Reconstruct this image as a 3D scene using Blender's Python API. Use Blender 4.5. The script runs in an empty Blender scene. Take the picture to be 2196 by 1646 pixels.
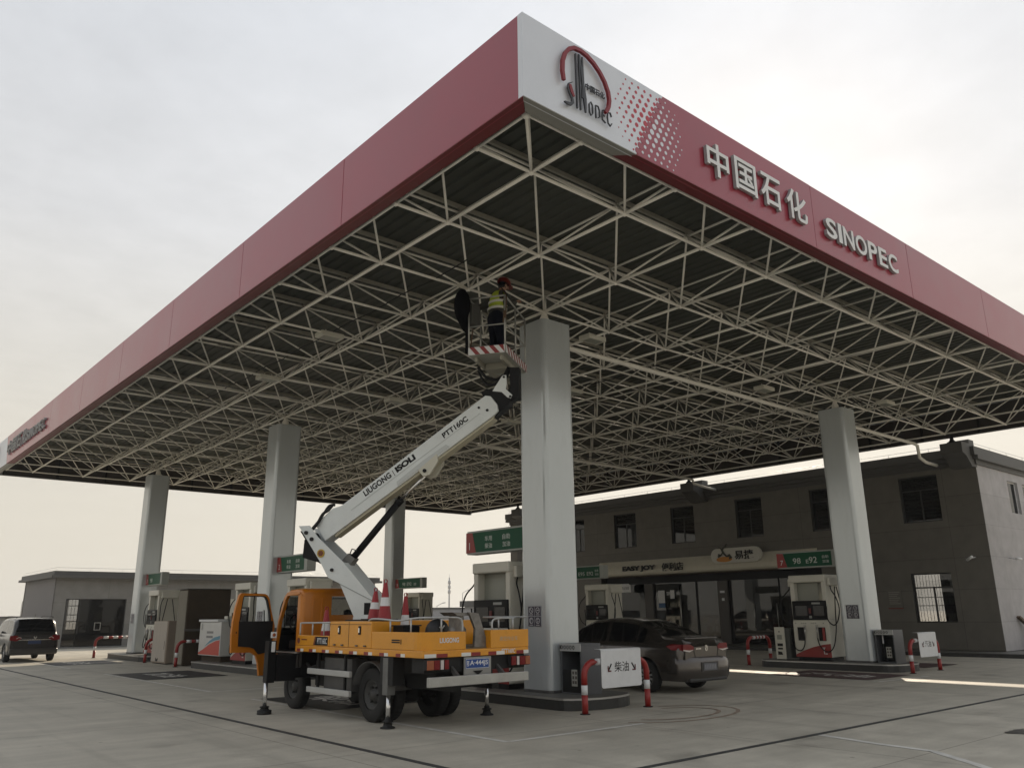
import bpy, bmesh, math, random
from mathutils import Vector, Matrix
random.seed(7)
S = bpy.context.scene
COL = S.collection
V = Vector
rad = math.radians

# ------------------------------------------------------------------ camera
CAMP = V((-6.0685, -6.7258, 1.6))
YAW, PITCH, ROLL = 49.3013, 15.6682, -0.6021
def cam_axes():
    y, p, r = rad(YAW), rad(PITCH), rad(ROLL)
    fwd = V((math.cos(p)*math.cos(y), math.cos(p)*math.sin(y), math.sin(p)))
    right = V((math.sin(y), -math.cos(y), 0)); up = right.cross(fwd)
    r2 = right*math.cos(r)+up*math.sin(r); u2 = -right*math.sin(r)+up*math.cos(r)
    return r2, u2, fwd
cr, cu, cf = cam_axes()
cam = bpy.data.cameras.new('camera'); camo = bpy.data.objects.new('camera', cam); COL.objects.link(camo)
M = Matrix.Identity(4)
for i in range(3):
    M[i][0] = cr[i]; M[i][1] = cu[i]; M[i][2] = -cf[i]; M[i][3] = CAMP[i]
camo.matrix_world = M
cam.sensor_width = 36; cam.lens = 1749.78/2196*36; cam.clip_end = 3000; cam.clip_start = .05
S.camera = camo

# ------------------------------------------------------------------ sky, sun, exposure
SUN_E, SUN_A = 28.8, 31.5
EXPO = 1.0
sd = V((math.cos(rad(SUN_E))*math.cos(rad(SUN_A)), math.cos(rad(SUN_E))*math.sin(rad(SUN_A)), math.sin(rad(SUN_E))))
w = bpy.data.worlds.new('World'); S.world = w; w.use_nodes = True
nt = w.node_tree; nt.nodes.clear()
def N(t, **k):
    n = nt.nodes.new(t)
    for a, b in k.items(): setattr(n, a, b)
    return n
def L(a, b): nt.links.new(a, b)
def wmath(op, a, b=None, c=None):
    n = N('ShaderNodeMath', operation=op)
    for i, x in enumerate((a, b, c)):
        if x is None: continue
        if isinstance(x, (int, float)): n.inputs[i].default_value = x
        else: L(x, n.inputs[i])
    return n.outputs[0]
sky = N('ShaderNodeTexSky', sky_type='NISHITA'); sky.sun_disc = False
sky.sun_elevation = rad(SUN_E); sky.sun_rotation = rad(90-SUN_A); sky.air_density = 1.6; sky.dust_density = 6.0
tc = N('ShaderNodeTexCoord'); sep = N('ShaderNodeSeparateXYZ'); L(tc.outputs['Generated'], sep.inputs[0])
zz = sep.outputs[2]
ramp = N('ShaderNodeValToRGB'); L(zz, ramp.inputs[0])
e = ramp.color_ramp.elements
e[0].position = 0.0; e[0].color = (.72, .67, .565, 1)
e[1].position = .75; e[1].color = (.575, .605, .655, 1)
a = e.new(.2); a.color = (.68, .645, .575, 1)
a = e.new(.42); a.color = (.635, .64, .65, 1)
# cloud layer seen on a plane high above
zc = wmath('MAXIMUM', zz, .06)
cx = wmath('DIVIDE', sep.outputs[0], zc); cy = wmath('DIVIDE', sep.outputs[1], zc)
comb = N('ShaderNodeCombineXYZ'); L(cx, comb.inputs[0]); L(cy, comb.inputs[1])
n1 = N('ShaderNodeTexNoise'); n1.inputs['Scale'].default_value = 4.5; n1.inputs['Detail'].default_value = 8; n1.inputs['Roughness'].default_value = .62
L(comb.outputs[0], n1.inputs['Vector'])
n2 = N('ShaderNodeTexNoise'); n2.inputs['Scale'].default_value = .55; n2.inputs['Detail'].default_value = 5
L(comb.outputs[0], n2.inputs['Vector'])
c1 = wmath('MULTIPLY_ADD', n1.outputs[0], .26, -.13)
c2 = wmath('MULTIPLY_ADD', n2.outputs[0], .22, -.11)
fade = wmath('MINIMUM', wmath('MULTIPLY', wmath('MAXIMUM', zz, 0.0), 2.6), 1.0)
cl = wmath('ADD', wmath('MULTIPLY', wmath('ADD', c1, c2), fade), 1.0)
# brighter veil round the hidden sun
dot = N('ShaderNodeVectorMath', operation='DOT_PRODUCT'); nrm = N('ShaderNodeVectorMath', operation='NORMALIZE')
L(tc.outputs['Generated'], nrm.inputs[0]); L(nrm.outputs[0], dot.inputs[0]); dot.inputs[1].default_value = sd
dd = wmath('MAXIMUM', dot.outputs['Value'], 0.0)
glow = wmath('ADD', wmath('MULTIPLY', wmath('POWER', dd, 5.0), .26), wmath('MULTIPLY', wmath('POWER', dd, 30.0), .05))
tot = wmath('ADD', cl, glow)
mixc = N('ShaderNodeVectorMath', operation='SCALE'); L(ramp.outputs[0], mixc.inputs[0]); L(tot, mixc.inputs['Scale'])
sc2 = N('ShaderNodeVectorMath', operation='SCALE'); L(mixc.outputs[0], sc2.inputs[0]); sc2.inputs['Scale'].default_value = 10.0/(2**EXPO)*1.08
mix = N('ShaderNodeMix', data_type='RGBA'); mix.inputs['Factor'].default_value = .985
L(sky.outputs[0], mix.inputs['A']); L(sc2.outputs[0], mix.inputs['B'])
bg = N('ShaderNodeBackground'); bg.inputs['Strength'].default_value = .10
L(mix.outputs['Result'], bg.inputs[0])
wo = N('ShaderNodeOutputWorld'); L(bg.outputs[0], wo.inputs[0])

sun = bpy.data.lights.new('sun', 'SUN'); sun.energy = 2.3; sun.angle = rad(.6); sun.color = (1, .86, .68)
suno = bpy.data.objects.new('sun', sun); COL.objects.link(suno)
suno.rotation_euler = sd.to_track_quat('Z', 'Y').to_euler(); suno.location = sd*60
S.view_settings.view_transform = 'Standard'; S.view_settings.look = 'None'
S.view_settings.exposure = EXPO; S.view_settings.gamma = 1
S.render.engine = 'CYCLES'; S.cycles.max_bounces = 6; S.cycles.diffuse_bounces = 3; S.cycles.glossy_bounces = 3
S.cycles.transparent_max_bounces = 10; S.cycles.transmission_bounces = 2; S.cycles.caustics_reflective = False; S.cycles.caustics_refractive = False

# ------------------------------------------------------------------ materials
MATS = {}
def mat(name, col, rough=.6, metal=0.0, spec=.5, var=.0, vscale=3.0, bump=0.0, bscale=40, coat=0.0, stretch=None, dirt=0.0):
    if name in MATS: return MATS[name]
    m = bpy.data.materials.new(name); m.use_nodes = True; t = m.node_tree
    b = t.nodes['Principled BSDF']
    b.inputs['Base Color'].default_value = (*col, 1); b.inputs['Roughness'].default_value = rough
    b.inputs['Metallic'].default_value = metal; b.inputs['Specular IOR Level'].default_value = spec
    if coat: b.inputs['Coat Weight'].default_value = coat; b.inputs['Coat Roughness'].default_value = .05 if 'column' in name else .12
    if var or bump or dirt:
        tcn = t.nodes.new('ShaderNodeTexCoord'); src = tcn.outputs['Object']
        if stretch:
            mp = t.nodes.new('ShaderNodeMapping'); mp.inputs['Scale'].default_value = stretch
            t.links.new(src, mp.inputs[0]); src = mp.outputs[0]
        if var:
            nz = t.nodes.new('ShaderNodeTexNoise'); nz.inputs['Scale'].default_value = vscale; nz.inputs['Detail'].default_value = 7; nz.inputs['Roughness'].default_value = .6
            t.links.new(src, nz.inputs['Vector'])
            mr = t.nodes.new('ShaderNodeMapRange'); mr.inputs[1].default_value = .3; mr.inputs[2].default_value = .7
            mr.inputs[3].default_value = 1-var; mr.inputs[4].default_value = 1+var
            t.links.new(nz.outputs[0], mr.inputs[0])
            vs = t.nodes.new('ShaderNodeVectorMath'); vs.operation = 'SCALE'; vs.inputs[0].default_value = col
            t.links.new(mr.outputs[0], vs.inputs['Scale'])
            last = vs.outputs[0]
            if dirt:
                n3 = t.nodes.new('ShaderNodeTexNoise'); n3.inputs['Scale'].default_value = vscale*4; n3.inputs['Detail'].default_value = 9; n3.inputs['Roughness'].default_value = .72
                t.links.new(src, n3.inputs['Vector'])
                m3 = t.nodes.new('ShaderNodeMapRange'); m3.inputs[1].default_value = .52; m3.inputs[2].default_value = .72; m3.inputs[3].default_value = 0; m3.inputs[4].default_value = dirt
                t.links.new(n3.outputs[0], m3.inputs[0])
                mx = t.nodes.new('ShaderNodeMix'); mx.data_type = 'RGBA'
                t.links.new(m3.outputs[0], mx.inputs['Factor']); t.links.new(last, mx.inputs['A']); mx.inputs['B'].default_value = (col[0]*.35+.02, col[1]*.33+.015, col[2]*.3+.01, 1)
                last = mx.outputs['Result']
            t.links.new(last, b.inputs['Base Color'])
            m4 = t.nodes.new('ShaderNodeMapRange'); m4.inputs[3].default_value = max(.02, rough-.1); m4.inputs[4].default_value = min(1, rough+.12)
            t.links.new(nz.outputs[0], m4.inputs[0]); t.links.new(m4.outputs[0], b.inputs['Roughness'])
        if bump:
            nb = t.nodes.new('ShaderNodeTexNoise'); nb.inputs['Scale'].default_value = bscale; nb.inputs['Detail'].default_value = 5
            t.links.new(src, nb.inputs['Vector'])
            bp = t.nodes.new('ShaderNodeBump'); bp.inputs['Strength'].default_value = bump; bp.inputs['Distance'].default_value = .01
            t.links.new(nb.outputs[0], bp.inputs['Height']); t.links.new(bp.outputs[0], b.inputs['Normal'])
    MATS[name] = m; return m
def glassmat(name, tint=.35, refl=.9, rough=.02, coltint=(1, 1, 1)):
    m = bpy.data.materials.new(name); m.use_nodes = True; t = m.node_tree; t.nodes.clear()
    tr = t.nodes.new('ShaderNodeBsdfTransparent'); tr.inputs[0].default_value = (tint*coltint[0], tint*coltint[1], tint*coltint[2], 1)
    gl = t.nodes.new('ShaderNodeBsdfGlossy'); gl.inputs['Color'].default_value = (refl, refl, refl, 1); gl.inputs['Roughness'].default_value = rough
    fr = t.nodes.new('ShaderNodeFresnel'); fr.inputs[0].default_value = 1.55
    mx = t.nodes.new('ShaderNodeMixShader'); o = t.nodes.new('ShaderNodeOutputMaterial')
    t.links.new(fr.outputs[0], mx.inputs[0]); t.links.new(tr.outputs[0], mx.inputs[1]); t.links.new(gl.outputs[0], mx.inputs[2]); t.links.new(mx.outputs[0], o.inputs[0])
    MATS[name] = m; return m

concrete = None
def make_concrete():
    m = bpy.data.materials.new('yard_concrete'); m.use_nodes = True; t = m.node_tree; b = t.nodes['Principled BSDF']
    tcn = t.nodes.new('ShaderNodeTexCoord'); src = tcn.outputs['Object']
    def noise(sc, det, ro=.55, st=None):
        s = src
        if st:
            mp = t.nodes.new('ShaderNodeMapping'); mp.inputs['Scale'].default_value = st; mp.inputs['Rotation'].default_value = (0, 0, .25); t.links.new(src, mp.inputs[0]); s = mp.outputs[0]
        n = t.nodes.new('ShaderNodeTexNoise'); n.inputs['Scale'].default_value = sc; n.inputs['Detail'].default_value = det; n.inputs['Roughness'].default_value = ro
        t.links.new(s, n.inputs['Vector']); return n.outputs[0]
    def rng(x, a, bb, c, d):
        n = t.nodes.new('ShaderNodeMapRange'); t.links.new(x, n.inputs[0])
        for i, v in enumerate((a, bb, c, d)): n.inputs[i+1].default_value = v
        return n.outputs[0]
    def mul(x, y):
        n = t.nodes.new('ShaderNodeMath'); n.operation = 'MULTIPLY'; t.links.new(x, n.inputs[0]); t.links.new(y, n.inputs[1]); return n.outputs[0]
    f = rng(noise(.16, 5), .3, .7, .82, 1.14)
    f = mul(f, rng(noise(1.1, 8, .65), .3, .7, .84, 1.13))
    f = mul(f, rng(noise(2.0, 6, .7, (.25, 1.6, 1)), .35, .75, 1.05, .86))
    f = mul(f, rng(noise(30, 6, .7), .3, .7, .93, 1.06))
    # slab joints
    sp = t.nodes.new('ShaderNodeSeparateXYZ'); t.links.new(src, sp.inputs[0])
    def joint(ax, off, per):
        a = t.nodes.new('ShaderNodeMath'); a.operation = 'ADD'; a.inputs[1].default_value = off+1000*per; t.links.new(sp.outputs[ax], a.inputs[0])
        mo = t.nodes.new('ShaderNodeMath'); mo.operation = 'MODULO'; mo.inputs[1].default_value = per; t.links.new(a.outputs[0], mo.inputs[0])
        lt = t.nodes.new('ShaderNodeMath'); lt.operation = 'LESS_THAN'; lt.inputs[1].default_value = .018; t.links.new(mo.outputs[0], lt.inputs[0])
        return rng(lt.outputs[0], 0, 1, 1, .55)
    f = mul(f, joint(0, .4+.5, 4.6)); f = mul(f, joint(1, 2.1, 4.6))
    # scattered stains, patches, drips
    st = rng(noise(.75, 4, .5), .60, .74, 1, .70); f = mul(f, st)
    st = rng(noise(.33, 3, .45), .60, .66, 1, .86); f = mul(f, st)
    vo = t.nodes.new('ShaderNodeTexVoronoi'); vo.inputs['Scale'].default_value = 1.3; t.links.new(src, vo.inputs['Vector'])
    f = mul(f, rng(vo.outputs['Distance'], .02, .05, .55, 1))
    mp2 = t.nodes.new('ShaderNodeMapping'); mp2.inputs['Scale'].default_value = (1.6, .07, 1); t.links.new(src, mp2.inputs[0])
    n9 = t.nodes.new('ShaderNodeTexNoise'); n9.inputs['Scale'].default_value = 1.0; n9.inputs['Detail'].default_value = 6; t.links.new(mp2.outputs[0], n9.inputs['Vector'])
    f = mul(f, rng(n9.outputs[0], .56, .72, 1, .80))
    vs = t.nodes.new('ShaderNodeVectorMath'); vs.operation = 'SCALE'; vs.inputs[0].default_value = (.47, .438, .365); t.links.new(f, vs.inputs['Scale'])
    t.links.new(vs.outputs[0], b.inputs['Base Color'])
    t.links.new(rng(noise(1.1, 8, .65), .3, .7, .58, .8), b.inputs['Roughness'])
    b.inputs['Specular IOR Level'].default_value = .35
    bp = t.nodes.new('ShaderNodeBump'); bp.inputs['Strength'].default_value = .25; bp.inputs['Distance'].default_value = .008
    t.links.new(noise(55, 6, .7), bp.inputs['Height']); t.links.new(bp.outputs[0], b.inputs['Normal'])
    MATS['yard_concrete'] = m; return m
concrete = make_concrete()

def panelmat(name, col, bw, bh, rough=.6, mortar=.5, var=.05, axis='y'):
    """stone or metal cladding with thin dark joints, laid out on a wall plane"""
    m = bpy.data.materials.new(name); m.use_nodes = True; t = m.node_tree; b = t.nodes['Principled BSDF']
    tcn = t.nodes.new('ShaderNodeTexCoord'); sp = t.nodes.new('ShaderNodeSeparateXYZ'); cb = t.nodes.new('ShaderNodeCombineXYZ')
    t.links.new(tcn.outputs['Object'], sp.inputs[0])
    ad = t.nodes.new('ShaderNodeMath'); ad.operation = 'ADD'; t.links.new(sp.outputs[0], ad.inputs[0]); t.links.new(sp.outputs[1], ad.inputs[1])
    t.links.new(ad.outputs[0], cb.inputs[0]); t.links.new(sp.outputs[2], cb.inputs[1])
    br = t.nodes.new('ShaderNodeTexBrick'); t.links.new(cb.outputs[0], br.inputs['Vector'])
    br.inputs['Scale'].default_value = 1; br.inputs['Brick Width'].default_value = bw; br.inputs['Row Height'].default_value = bh
    br.inputs['Mortar Size'].default_value = .008; br.inputs['Mortar Smooth'].default_value = .1; br.offset = 0
    c = V(col)
    br.inputs['Color1'].default_value = (*(c*(1-var)), 1); br.inputs['Color2'].default_value = (*(c*(1+var)), 1); br.inputs['Mortar'].default_value = (*(c*mortar), 1)
    nz = t.nodes.new('ShaderNodeTexNoise'); nz.inputs['Scale'].default_value = 2.2; nz.inputs['Detail'].default_value = 9; t.links.new(tcn.outputs['Object'], nz.inputs['Vector'])
    mr = t.nodes.new('ShaderNodeMapRange'); mr.inputs[1].default_value = .3; mr.inputs[2].default_value = .7; mr.inputs[3].default_value = .88; mr.inputs[4].default_value = 1.1; t.links.new(nz.outputs[0], mr.inputs[0])
    vs = t.nodes.new('ShaderNodeVectorMath'); vs.operation = 'SCALE'; t.links.new(br.outputs[0], vs.inputs[0]); t.links.new(mr.outputs[0], vs.inputs['Scale'])
    t.links.new(vs.outputs[0], b.inputs['Base Color']); b.inputs['Roughness'].default_value = rough
    n5 = t.nodes.new('ShaderNodeTexNoise'); n5.inputs['Scale'].default_value = 60; t.links.new(tcn.outputs['Object'], n5.inputs['Vector'])
    bp = t.nodes.new('ShaderNodeBump'); bp.inputs['Strength'].default_value = .2; bp.inputs['Distance'].default_value = .005; t.links.new(n5.outputs[0], bp.inputs['Height']); t.links.new(bp.outputs[0], b.inputs['Normal'])
    MATS[name] = m; return m

white = mat('white_paint', (.62, .66, .66), .38, var=.04, vscale=2)
boomwhite = mat('boom_white', (.66, .70, .70), .4, var=.06, vscale=3, dirt=.18)
cladding = mat('column_cladding', (.55, .59, .61), .2, metal=.28, var=.06, vscale=1.2, dirt=.16, stretch=(1,1,.3))
tube_m = mat('truss_paint', (.86, .84, .78), .62, spec=.25, var=.07, vscale=1.5, dirt=.12)
rust_tube = mat('purlin_paint', (.34, .33, .28), .65, spec=.2, var=.12, vscale=1.4)
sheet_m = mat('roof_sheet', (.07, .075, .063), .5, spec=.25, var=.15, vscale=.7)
redfascia = mat('fascia_red', (.27, .022, .044), .36, spec=.5, var=.09, vscale=.6, coat=.45, bump=.15, bscale=.5)
silver = mat('fascia_silver', (.62, .65, .70), .4, metal=.2, var=.05, vscale=1)
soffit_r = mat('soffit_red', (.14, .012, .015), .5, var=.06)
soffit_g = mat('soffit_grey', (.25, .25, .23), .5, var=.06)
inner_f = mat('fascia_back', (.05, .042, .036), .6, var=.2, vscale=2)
signtxt = mat('sign_lettering', (.48, .52, .49), .5)
letterw = mat('letter_white', (.66, .67, .68), .45, var=.02)
letters_d = mat('letter_side_grey', (.30, .32, .33), .45, var=.04)
blackp = mat('black_paint', (.006, .006, .007), .45, spec=.2, var=.2)
rubber = mat('rubber', (.012, .012, .012), .75, var=.3, vscale=6, bump=.3, bscale=80)
darkgrey = mat('dark_grey_metal', (.018, .018, .018), .6, spec=.25, var=.2, vscale=5)
midgrey = mat('mid_grey_metal', (.10, .10, .10), .45, metal=.3, var=.15, vscale=6)
steel = mat('zinc_steel', (.48, .48, .47), .35, metal=.8, var=.12, vscale=8)
chrome = mat('chrome', (.8, .8, .8), .12, metal=1.0)
yellow = mat('truck_yellow', (.68, .285, .010), .36, var=.08, vscale=3, dirt=.26, coat=.25)
yellow2 = mat('cab_orange', (.50, .165, .008), .33, var=.08, vscale=3, dirt=.18, coat=.3)
redp = mat('red_paint', (.27, .018, .015), .4, var=.08, vscale=8)
whitep = mat('white_band', (.66, .67, .68), .45, var=.05, vscale=8)
conered = mat('cone_red', (.29, .016, .022), .5, var=.08, vscale=8)
lampred = mat('lamp_red', (.16, .005, .007), .25, spec=.3)
lampor = mat('lamp_orange', (.28, .06, .01), .15, coat=.5)
lampwh = mat('lamp_clear', (.55, .5, .48), .12, coat=.5)
blue = mat('plate_blue', (.008, .055, .25), .4)
green = mat('sign_green', (.004, .075, .036), .5, spec=.25, var=.05)
pumpw = mat('dispenser_white', (.60, .59, .52), .4, var=.05, vscale=3, dirt=.1)
pumpg = mat('dispenser_panel', (.27, .28, .24), .35, var=.05)
kerb_m = mat('granite_kerb', (.028, .029, .029), .4, var=.2, vscale=12)
kerb_top = mat('island_top', (.16, .155, .14), .5, var=.12, vscale=5, dirt=.2)
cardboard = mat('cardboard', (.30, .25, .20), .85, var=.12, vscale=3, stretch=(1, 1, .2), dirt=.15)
cardlight = mat('cardboard_lit', (.42, .38, .33), .85, var=.1, vscale=3, stretch=(6, 6, .4))  # lit copy of cardboard: light on one carton side put into the colour
wrap = mat('brown_wrapping', (.060, .046, .032), .75, spec=.2, var=.15, vscale=3)
carbrown = mat('sedan_paint', (.058, .049, .043), .22, metal=.6, coat=.8, var=.03)
vanpaint = mat('van_paint', (.03, .028, .027), .3, metal=.6, coat=.7, var=.03)
darkglass = mat('tinted_glass', (.004, .004, .005), .05, spec=.4)
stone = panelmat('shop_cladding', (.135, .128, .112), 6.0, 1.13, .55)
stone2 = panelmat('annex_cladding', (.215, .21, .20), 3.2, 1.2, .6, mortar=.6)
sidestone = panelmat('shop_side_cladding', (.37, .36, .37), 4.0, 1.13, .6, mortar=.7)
cornice_m = mat('cornice', (.09, .09, .087), .6, var=.08)
bandm = mat('sign_band', (.62, .59, .49), .45, var=.04)
interior = mat('interior_wall', (.10, .09, .07), .8, var=.1)
glass = glassmat('shop_glass', .32)
glassd = glassmat('window_glass', .22)
clear = glassmat('clear_glass', .55)
hivis = mat('hi_vis', (.40, .50, .04), .7, var=.15, vscale=12)
reflect = mat('reflective_tape', (.72, .72, .68), .35)
navy = mat('navy_cloth', (.005, .006, .012), .95, spec=.1, var=.2, vscale=10)
skin = mat('skin', (.30, .17, .11), .6)
helmetr = mat('helmet_red', (.16, .014, .008), .35)
linepaint = mat('worn_line_paint', (.60, .585, .54), .7, var=.2, vscale=4, dirt=.45)
matblack = mat('painted_black', (.012, .012, .012), .6, var=.25, vscale=3, dirt=.2)
matred = mat('painted_dark_red', (.055, .022, .02), .65, var=.25, vscale=3, dirt=.2)
hazewall = mat('pale_wall', (.38, .385, .40), .7, var=.05)
tower_m = panelmat('tower_front', (.42, .46, .48), 3.0, 3.2, .5, mortar=.75)

# ------------------------------------------------------------------ mesh helpers
class MB:
    def __init__(s): s.v = []; s.f = []; s.m = []; s.sm = []
    def add(s, vs, fs, mi=0, smooth=False):
        o = len(s.v); s.v += [V(p) for p in vs]
        for f in fs: s.f.append([i+o for i in f]); s.m.append(mi); s.sm.append(smooth)
        return s
    def box(s, a, b, mi=0, M=None):
        x0, y0, z0 = a; x1, y1, z1 = b
        if x0 > x1: x0, x1 = x1, x0
        if y0 > y1: y0, y1 = y1, y0
        if z0 > z1: z0, z1 = z1, z0
        vs = [V(p) for p in ((x0,y0,z0),(x1,y0,z0),(x1,y1,z0),(x0,y1,z0),(x0,y0,z1),(x1,y0,z1),(x1,y1,z1),(x0,y1,z1))]
        if M is not None: vs = [M @ p for p in vs]
        return s.add(vs, [(0,3,2,1),(4,5,6,7),(0,1,5,4),(1,2,6,5),(2,3,7,6),(3,0,4,7)], mi)
    def rbox(s, a, b, r=.02, mi=0, M=None, seg=2):
        bm = bmesh.new(); bmesh.ops.create_cube(bm, size=1)
        c = (V(a)+V(b))/2; d = V(b)-V(a)
        for v in bm.verts: v.co = V((v.co.x*abs(d.x), v.co.y*abs(d.y), v.co.z*abs(d.z)))+c
        bmesh.ops.bevel(bm, geom=bm.edges[:], offset=r, segments=seg, affect='EDGES', profile=.5)
        vs = [v.co.copy() if M is None else M @ v.co for v in bm.verts]; bm.verts.index_update()
        s.add(vs, [[v.index for v in f.verts] for f in bm.faces], mi, False); bm.free(); return s
    def prism(s, pts, n, t0, t1, mi=0):
        """planar polygon pts (3D) extruded along n from t0 to t1"""
        n = V(n).normalized(); pts = [V(p) for p in pts]; k = len(pts)
        nn = V((0,0,0))
        for i in range(k): nn += pts[i].cross(pts[(i+1) % k])
        if nn.dot(n) < 0: pts = pts[::-1]
        vs = [p+n*t0 for p in pts]+[p+n*t1 for p in pts]
        fs = [list(range(k))[::-1], list(range(k, 2*k))]+[(i, (i+1) % k, k+(i+1) % k, k+i) for i in range(k)]
        return s.add(vs, fs, mi)
    def tube(s, pts, r, n=8, mi=0, cap=True, smooth=True):
        pts = [V(p) for p in pts]; rs = r if isinstance(r, (list, tuple)) else [r]*len(pts)
        rings = []; up = None
        for i, p in enumerate(pts):
            d = (pts[min(i+1, len(pts)-1)]-pts[max(i-1, 0)])
            if d.length < 1e-9: d = V((0,0,1))
            d.normalize()
            if up is None:
                up = V((0,0,1)) if abs(d.z) < .9 else V((1,0,0))
            x = up.cross(d).normalized() if up.cross(d).length > 1e-6 else V((1,0,0)); y = d.cross(x); up = y if False else up
            rings.append([p+(x*math.cos(2*math.pi*j/n)+y*math.sin(2*math.pi*j/n))*rs[i] for j in range(n)])
        vs = [q for rg in rings for q in rg]; fs = []
        for i in range(len(rings)-1):
            for j in range(n):
                fs.append((i*n+j, i*n+(j+1) % n, (i+1)*n+(j+1) % n, (i+1)*n+j))
        s.add(vs, fs, mi, smooth)
        if cap:
            o = len(s.v)-len(vs)
            s.f.append([o+j for j in range(n)][::-1]); s.m.append(mi); s.sm.append(False)
            s.f.append([o+(len(rings)-1)*n+j for j in range(n)]); s.m.append(mi); s.sm.append(False)
        return s
    def cyl(s, a, b, r, n=16, mi=0, r2=None, smooth=True): return s.tube([a, b], [r, r if r2 is None else r2], n, mi, True, smooth)
    def lathe(s, c, prof, n=20, mi=0, axis='z', mis=None):
        c = V(c); vs = []; fs = []; k = len(prof)
        for (r, h) in prof:
            for j in range(n):
                a_ = 2*math.pi*j/n; x, y = r*math.cos(a_), r*math.sin(a_)
                vs.append(c+(V((x, y, h)) if axis == 'z' else V((h, x, y)) if axis == 'x' else V((x, h, y))))
        o = len(s.v); s.v += vs
        for i in range(k-1):
            for j in range(n):
                f = [o+i*n+j, o+i*n+(j+1) % n, o+(i+1)*n+(j+1) % n, o+(i+1)*n+j]
                if axis == 'y': f = f[::-1]
                s.f.append(f); s.m.append(mis[i] if mis else mi); s.sm.append(True)
        return s
    def ball(s, c, r, mi=0, n=8):
        prof = [(r*math.sin(math.pi*i/6)+1e-5, -r*math.cos(math.pi*i/6)) for i in range(7)]
        return s.lathe(c, prof, n, mi)
    def ellipsoid(s, c, rx, ry, rz, mi=0, n=14, k=8, M=None):
        o = len(s.v)
        s.lathe((0,0,0), [(math.sin(math.pi*i/k)+1e-5, -math.cos(math.pi*i/k)) for i in range(k+1)], n, mi)
        for i in range(o, len(s.v)):
            q = V((s.v[i].x*rx, s.v[i].y*ry, s.v[i].z*rz))
            if M is not None: q = M @ q
            s.v[i] = q+V(c)
        return s
class Pl:
    """a plane frame: origin, right, up; normal = right x up"""
    def __init__(s, o, x, y): s.o = V(o); s.x = V(x).normalized(); s.y = V(y).normalized(); s.n = s.x.cross(s.y).normalized()
    def p(s, a, b, c=0): return s.o+s.x*a+s.y*b+s.n*c
def poly(mb, pl, pts, t0, t1, mi=0): return mb.prism([pl.p(a, b) for a, b in pts], pl.n, t0, t1, mi)
def ribbon(mb, pl, pts, w, t0, t1, mi=0):
    ws = w if isinstance(w, (list, tuple)) else [w]*len(pts); k = len(pts); Lf = []; Rt = []
    for i, (a, b) in enumerate(pts):
        p0 = pts[max(i-1, 0)]; p1 = pts[min(i+1, k-1)]; dx, dy = p1[0]-p0[0], p1[1]-p0[1]; l = math.hypot(dx, dy) or 1
        nx, ny = -dy/l, dx/l; Lf.append((a+nx*ws[i]/2, b+ny*ws[i]/2)); Rt.append((a-nx*ws[i]/2, b-ny*ws[i]/2))
    vs = [pl.p(*q, t0) for q in Rt+Lf]+[pl.p(*q, t1) for q in Rt+Lf]; fs = []; o = 2*k
    for i in range(k-1):
        r0, r1, l0, l1 = i, i+1, k+i, k+i+1
        fs += [(r0, l0, l1, r1), (o+r0, o+r1, o+l1, o+l0), (r0, r1, o+r1, o+r0), (l1, l0, o+l0, o+l1)]
    fs += [(0, o, o+k, k), (k-1, 2*k-1, o+2*k-1, o+k-1)]
    return mb.add(vs, fs, mi)

def link(o): COL.objects.link(o); return o
def props(o, label=None, cat=None, group=None, kind=None):
    if label: o['label'] = label
    if cat: o['category'] = cat
    if group: o['group'] = group
    if kind: o['kind'] = kind
    return o
def thing(name, label, cat, loc=(0,0,0), rotz=0, group=None):
    o = bpy.data.objects.new(name, None); o.empty_display_size = .2; link(o)
    o.location = loc; o.rotation_euler = (0, 0, rotz); props(o, label, cat, group); return o
def rootmat(p):
    m = Matrix.Identity(4); ch = []
    while p is not None: ch.append(p); p = p.parent
    for q in reversed(ch): m = m @ (Matrix.Translation(q.location) @ q.rotation_euler.to_matrix().to_4x4())
    return m
def obj(name, mb, mats, parent=None, world=False, label=None, bevel=0):
    if not isinstance(mats, (list, tuple)): mats = [mats]
    me = bpy.data.meshes.new(name); vs = mb.v
    if parent is not None and world:
        inv = rootmat(parent).inverted(); vs = [inv @ p for p in vs]
    me.from_pydata([tuple(p) for p in vs], [], mb.f)
    for m in mats: me.materials.append(m)
    me.polygons.foreach_set('material_index', mb.m); me.polygons.foreach_set('use_smooth', mb.sm)
    me.update()
    o = bpy.data.objects.new(name, me); link(o)
    if parent is not None: o.parent = parent
    if label: o['label'] = label
    if bevel:
        b = o.modifiers.new('edge', 'BEVEL'); b.width = bevel; b.segments = 2; b.limit_method = 'ANGLE'; b.angle_limit = rad(40)
    return o
def tag(o, label, cat, group=None): return props(o, label, cat, group)
def struct(name, mb, mats): return props(obj(name, mb, mats), kind='structure')
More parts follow.
